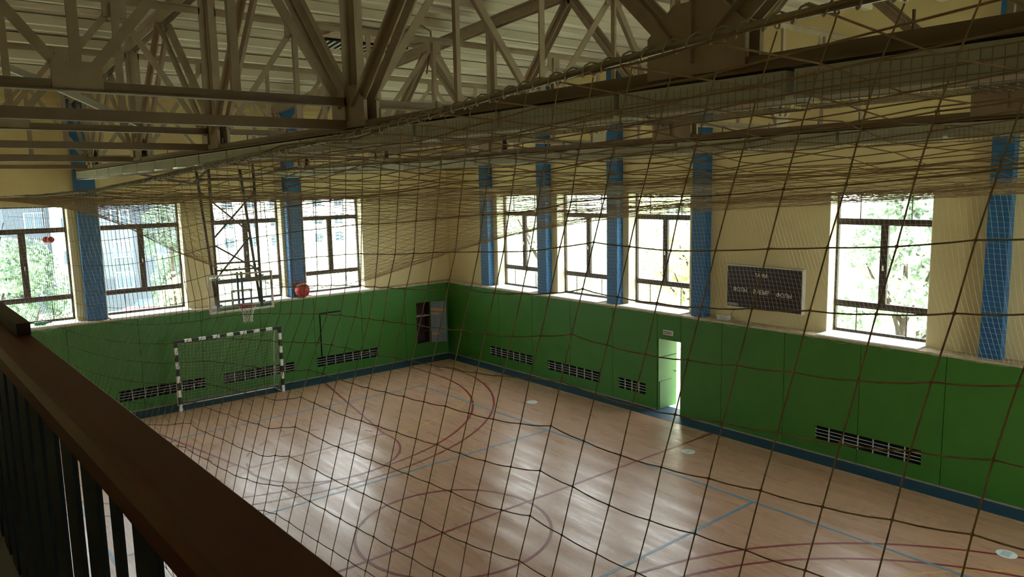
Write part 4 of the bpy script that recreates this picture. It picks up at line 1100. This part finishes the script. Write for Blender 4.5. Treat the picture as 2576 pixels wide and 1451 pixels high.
m = MB(); prof2 = [(0.05, 2.0), (0.20, 1.93), (0.30, 1.7), (0.38, 1.2), (0.47, 0.5), (0.53, 0.06)]
def pf(q):
    L = [0.0]
    for i in range(1, len(prof2)): L.append(L[-1] + math.dist(prof2[i], prof2[i - 1]))
    s = q * L[-1]
    return (float(np.interp(s, L, [p_[0] for p_ in prof2])), float(np.interp(s, L, [p_[1] for p_ in prof2])))
def gp(u, q):
    y, z = pf(q); sg = math.sin(math.pi * u)
    return (-1.47 + 2.94 * u, y - 0.10 * sg * math.sin(math.pi * q), z - 0.12 * sg * math.sin(math.pi * min(1, q * 1.2)))
for i in range(31): m.tube([gp(i / 30, q / 14) for q in range(15)], 0.0022, 3, cap=False)
for q in range(22): m.tube([gp(i / 24, q / 21) for i in range(25)], 0.0022, 3, cap=False)
for x in (-1.48, 1.48):
    for k in range(1, 20):
        z = k * 0.1
        yb = float(np.interp(-z, [-1.94, -1.7, -1.2, -0.5, 0], [0.2, 0.3, 0.38, 0.47, 0.53]))
        m.tube([(x, 0.04, z), (x, yb, z - 0.02)], 0.0022, 3, cap=False)
    for k in range(1, 5):
        y = k * 0.1; zt = float(np.interp(y, [0.05, 0.2, 0.3, 0.38, 0.47, 0.53], [2.0, 1.93, 1.7, 1.2, 0.5, 0.06]))
        m.tube([(x, y, 0.03), (x, y, zt)], 0.0022, 3, cap=False)
m.build('net', M['rope_pale'], t)

# ------------------------------------------------------------------ outside
GZ = -5.0
m = MB(); m.box(-120, 220, 0.96, 220, GZ - 0.3, GZ); m.box(0.96, 220, -120, 0.96, GZ - 0.3, GZ); m.box(-120, 0.96, -120, YN - 0.6, GZ - 0.3, GZ); m.box(-120, XL - 0.6, YN - 0.6, 0.96, GZ - 0.3, GZ)
tag(m.build('lawn', M['grass']), 'pale sunlit ground and lawn outside the windows', 'ground', kind='structure')
m = MB(); m.box(-60, 120, 42, 50, GZ, GZ + 0.02)
tag(m.build('road', M['asphalt']), 'pale sunlit road behind the hall', 'road', kind='structure')
def house(name, x0, x1, y0, y1, h, wallm, label, rows, cols, z0=2.2, pitch=3.0):
    t = thing(name, ((x0 + x1) / 2, y0, GZ), label, 'building')
    cx = (x0 + x1) / 2
    m = MB(); m.box(x0 - cx, x1 - cx, 0, y1 - y0, 0.001, h); m.build('walls', wallm, t)
    m = MB(); m.box(x0 - cx - 0.3, x1 - cx + 0.3, -0.3, y1 - y0 + 0.3, h, h + 0.4); m.build('roof', M['asphalt'], t)
    for r in range(rows):
        for c in range(cols):
            wx = x0 - cx + (x1 - x0) * (c + 0.5) / cols; wz = z0 + r * pitch
            f = MB(); f.box(wx - 0.8, wx + 0.8, -0.06, -0.001, wz - 0.06, wz); f.box(wx - 0.8, wx + 0.8, -0.06, -0.001, wz + 1.5, wz + 1.56)
            for xx in (-0.8, -0.03, 0.74): f.box(wx + xx, wx + xx + 0.06, -0.06, -0.001, wz, wz + 1.5)
            fo = f.build('window', M['bframe'], t)
            MB().box(wx - 0.74, wx + 0.74, -0.03, -0.005, wz, wz + 1.5).build('pane', M['bglass'], fo)
    return t
house('apartment_block', -50.0, 6.4, 57.0, 69.0, 19.5, M['greybrick'], 'grey brick apartment block in painted bluish shade seen through the two left windows', 6, 16)
house('apartment_block', 15.0, 105.0, 95.0, 107.0, 24.0, M['whitebrick'], 'white apartment block seen through the window behind the hoop', 7, 24, z0=2.6)
# white stair tower in front of the grey block
t = thing('stair_tower', (-3.6, 56.6, GZ), 'white narrow stair tower on the grey block beyond the far left window', 'building')
m = MB(); m.box(-1.2, 1.2, -1.2, 0, 0.001, 19.5); m.build('walls', M['whitebrick'], t)
m = MB()
for k in range(5): m.box(-0.5, 0.5, -1.25, -1.2, 2.0 + 3 * k, 3.2 + 3 * k)
m.build('window', M['bglass'], t)
t = thing('garage', (-8.4, 35.0, GZ), 'low shed with a faded red-violet roof below the far left window', 'building')
m = MB(); m.box(-1.4, 1.4, 0, 3, 0, 2.0); m.build('walls', M['asphalt'], t)
m = MB(); m.add([(-1.5, -0.1, 2.0), (1.5, -0.1, 2.0), (1.5, 3.1, 2.9), (-1.5, 3.1, 2.9), (-1.5, -0.1, 2.1), (1.5, -0.1, 2.1), (1.5, 3.1, 3.0), (-1.5, 3.1, 3.0)], [(0, 3, 2, 1), (4, 5, 6, 7), (0, 1, 5, 4), (1, 2, 6, 5), (2, 3, 7, 6), (3, 0, 4, 7)]); m.build('roof', M['redroof'], t)
t = thing('car', (1.8, 52.6, GZ), 'small faded red car parked in front of the grey apartment block', 'car', rz=0.25)
m = MB(); m.add([(-1.9, -0.8, 0.25), (1.9, -0.8, 0.25), (1.9, 0.8, 0.25), (-1.9, 0.8, 0.25), (-1.9, -0.8, 0.75), (-0.9, -0.8, 0.85), (1.9, -0.8, 0.9), (1.9, 0.8, 0.9), (-0.9, 0.8, 0.85), (-1.9, 0.8, 0.75)], [(3, 2, 1, 0), (0, 1, 6, 5, 4), (4, 5, 8, 9), (5, 6, 7, 8), (9, 8, 7, 2, 3), (1, 2, 7, 6), (0, 4, 9, 3)]); m.build('body', M['redroof'], t)
m = MB(); m.add([(-0.9, -0.75, 0.86), (1.7, -0.75, 0.9), (1.7, 0.75, 0.9), (-0.9, 0.75, 0.86), (-0.3, -0.6, 1.4), (1.2, -0.6, 1.4), (1.2, 0.6, 1.4), (-0.3, 0.6, 1.4)], [(4, 5, 6, 7), (0, 1, 5, 4), (1, 2, 6, 5), (2, 3, 7, 6), (3, 0, 4, 7)]); m.build('cabin', M['bglass'], t)
for wx in (-1.2, 1.2):
    for wy in (-0.75, 0.75):
        m = MB(); n = 14
        v = [(wx + 0.3 * math.cos(2 * math.pi * i / n), wy + s, 0.3 + 0.3 * math.sin(2 * math.pi * i / n)) for s in (-0.09, 0.09) for i in range(n)]
        m.add(v, [tuple(range(n)), tuple(range(n, 2 * n))[::-1]] + [(i, i + n, (i + 1) % n + n, (i + 1) % n) for i in range(n)]); m.build('wheel', M['black'], t)

def tree(x, y, h, rad, seed, leafm, label, n=5200, ls=0.17, grp='trees outside the windows', crown0=0.12):
    r = random.Random(seed)
    t = thing('tree', (x, y, GZ), label, 'tree', grp)
    m = MB(); m.tube([(0, 0, 0), (0.05, 0.02, h * 0.45), (0.0, 0.0, h * 0.85)], [0.22, 0.15, 0.05], 8)
    for k in range(7):
        a = r.uniform(0, 6.28); z0 = h * r.uniform(0.25, 0.6)
        m.tube([(0, 0, z0), (math.cos(a) * rad * 0.35, math.sin(a) * rad * 0.35, z0 + h * 0.12), (math.cos(a) * rad * 0.5, math.sin(a) * rad * 0.5, z0 + h * 0.2)], [0.09, 0.06, 0.02], 5)
    m.build('trunk', M['bark'], t, smooth=True)
    cl = []
    for k in range(46):
        a = r.uniform(0, 6.28); q = r.random(); z = h * (crown0 + (0.98 - crown0) * q)
        prof = math.sin(math.pi * min(1, 0.15 + 0.85 * q)) ** 0.6
        rr = rad * prof * math.sqrt(r.random())
        cl.append((rr * math.cos(a), rr * math.sin(a), z, r.uniform(0.5, 1.1) * rad * 0.36))
    g = np.random.default_rng(seed)
    ci = g.integers(0, len(cl), n); C = np.array(cl)[ci]
    d = g.normal(size=(n, 3)); d /= np.linalg.norm(d, axis=1)[:, None]
    P = C[:, :3] + d * (C[:, 3] * g.uniform(0.6, 1.0, n) ** 0.4)[:, None]
    a_ = g.normal(size=(n, 3)); a_ /= np.linalg.norm(a_, axis=1)[:, None]
    b_ = np.cross(a_, g.normal(size=(n, 3))); b_ /= np.linalg.norm(b_, axis=1)[:, None]
    s = ls * g.uniform(0.6, 1.3, n)[:, None]
    V = np.stack([P - a_ * s, P + b_ * s * 0.55, P + a_ * s, P - b_ * s * 0.55], 1).reshape(-1, 3)
    m = MB(); m.v = [tuple(q) for q in V.tolist()]; m.f = [(4 * i, 4 * i + 1, 4 * i + 2, 4 * i + 3) for i in range(n)]; m.mi = [0] * n
    m.build('foliage', leafm, t)
    return t
specs = [
 (14.0, -22.5, 12.0, 3.9, 'leaf', 'leafy tree outside, at the right side of the rightmost window'),
 (18.5, -14.5, 12.4, 4.2, 'leafy', 'yellow-green tree outside, filling the middle of the rightmost window'),
 (11.0, -12.0, 11.0, 2.6, 'leafd', 'darker green tree outside, left side of the rightmost window'),
 (15.5, -4.5, 12.2, 4.2, 'leaf', 'green tree outside, seen through the third window from the corner'),
 (20.5, 4.0, 12.6, 4.4, 'leafy', 'pale yellow-green tree outside, between the second and third windows'),
 (16.0, 12.5, 12.0, 4.2, 'leaf', 'green tree outside, seen through the second window from the corner'),
 (19.5, 23.5, 12.2, 4.4, 'leaf', 'green tree outside, seen through the long-wall window nearest the corner'),
 (30.0, 12.0, 13.0, 5.4, 'leafd', 'dark green tree in the second row outside, behind the second window'),
 (30.0, -5.0, 13.0, 5.6, 'leaf', 'green tree in the second row outside, behind the third window'),
 (30.0, 29.0, 13.0, 6.0, 'leaf', 'green tree in the second row outside, beyond the corner'),
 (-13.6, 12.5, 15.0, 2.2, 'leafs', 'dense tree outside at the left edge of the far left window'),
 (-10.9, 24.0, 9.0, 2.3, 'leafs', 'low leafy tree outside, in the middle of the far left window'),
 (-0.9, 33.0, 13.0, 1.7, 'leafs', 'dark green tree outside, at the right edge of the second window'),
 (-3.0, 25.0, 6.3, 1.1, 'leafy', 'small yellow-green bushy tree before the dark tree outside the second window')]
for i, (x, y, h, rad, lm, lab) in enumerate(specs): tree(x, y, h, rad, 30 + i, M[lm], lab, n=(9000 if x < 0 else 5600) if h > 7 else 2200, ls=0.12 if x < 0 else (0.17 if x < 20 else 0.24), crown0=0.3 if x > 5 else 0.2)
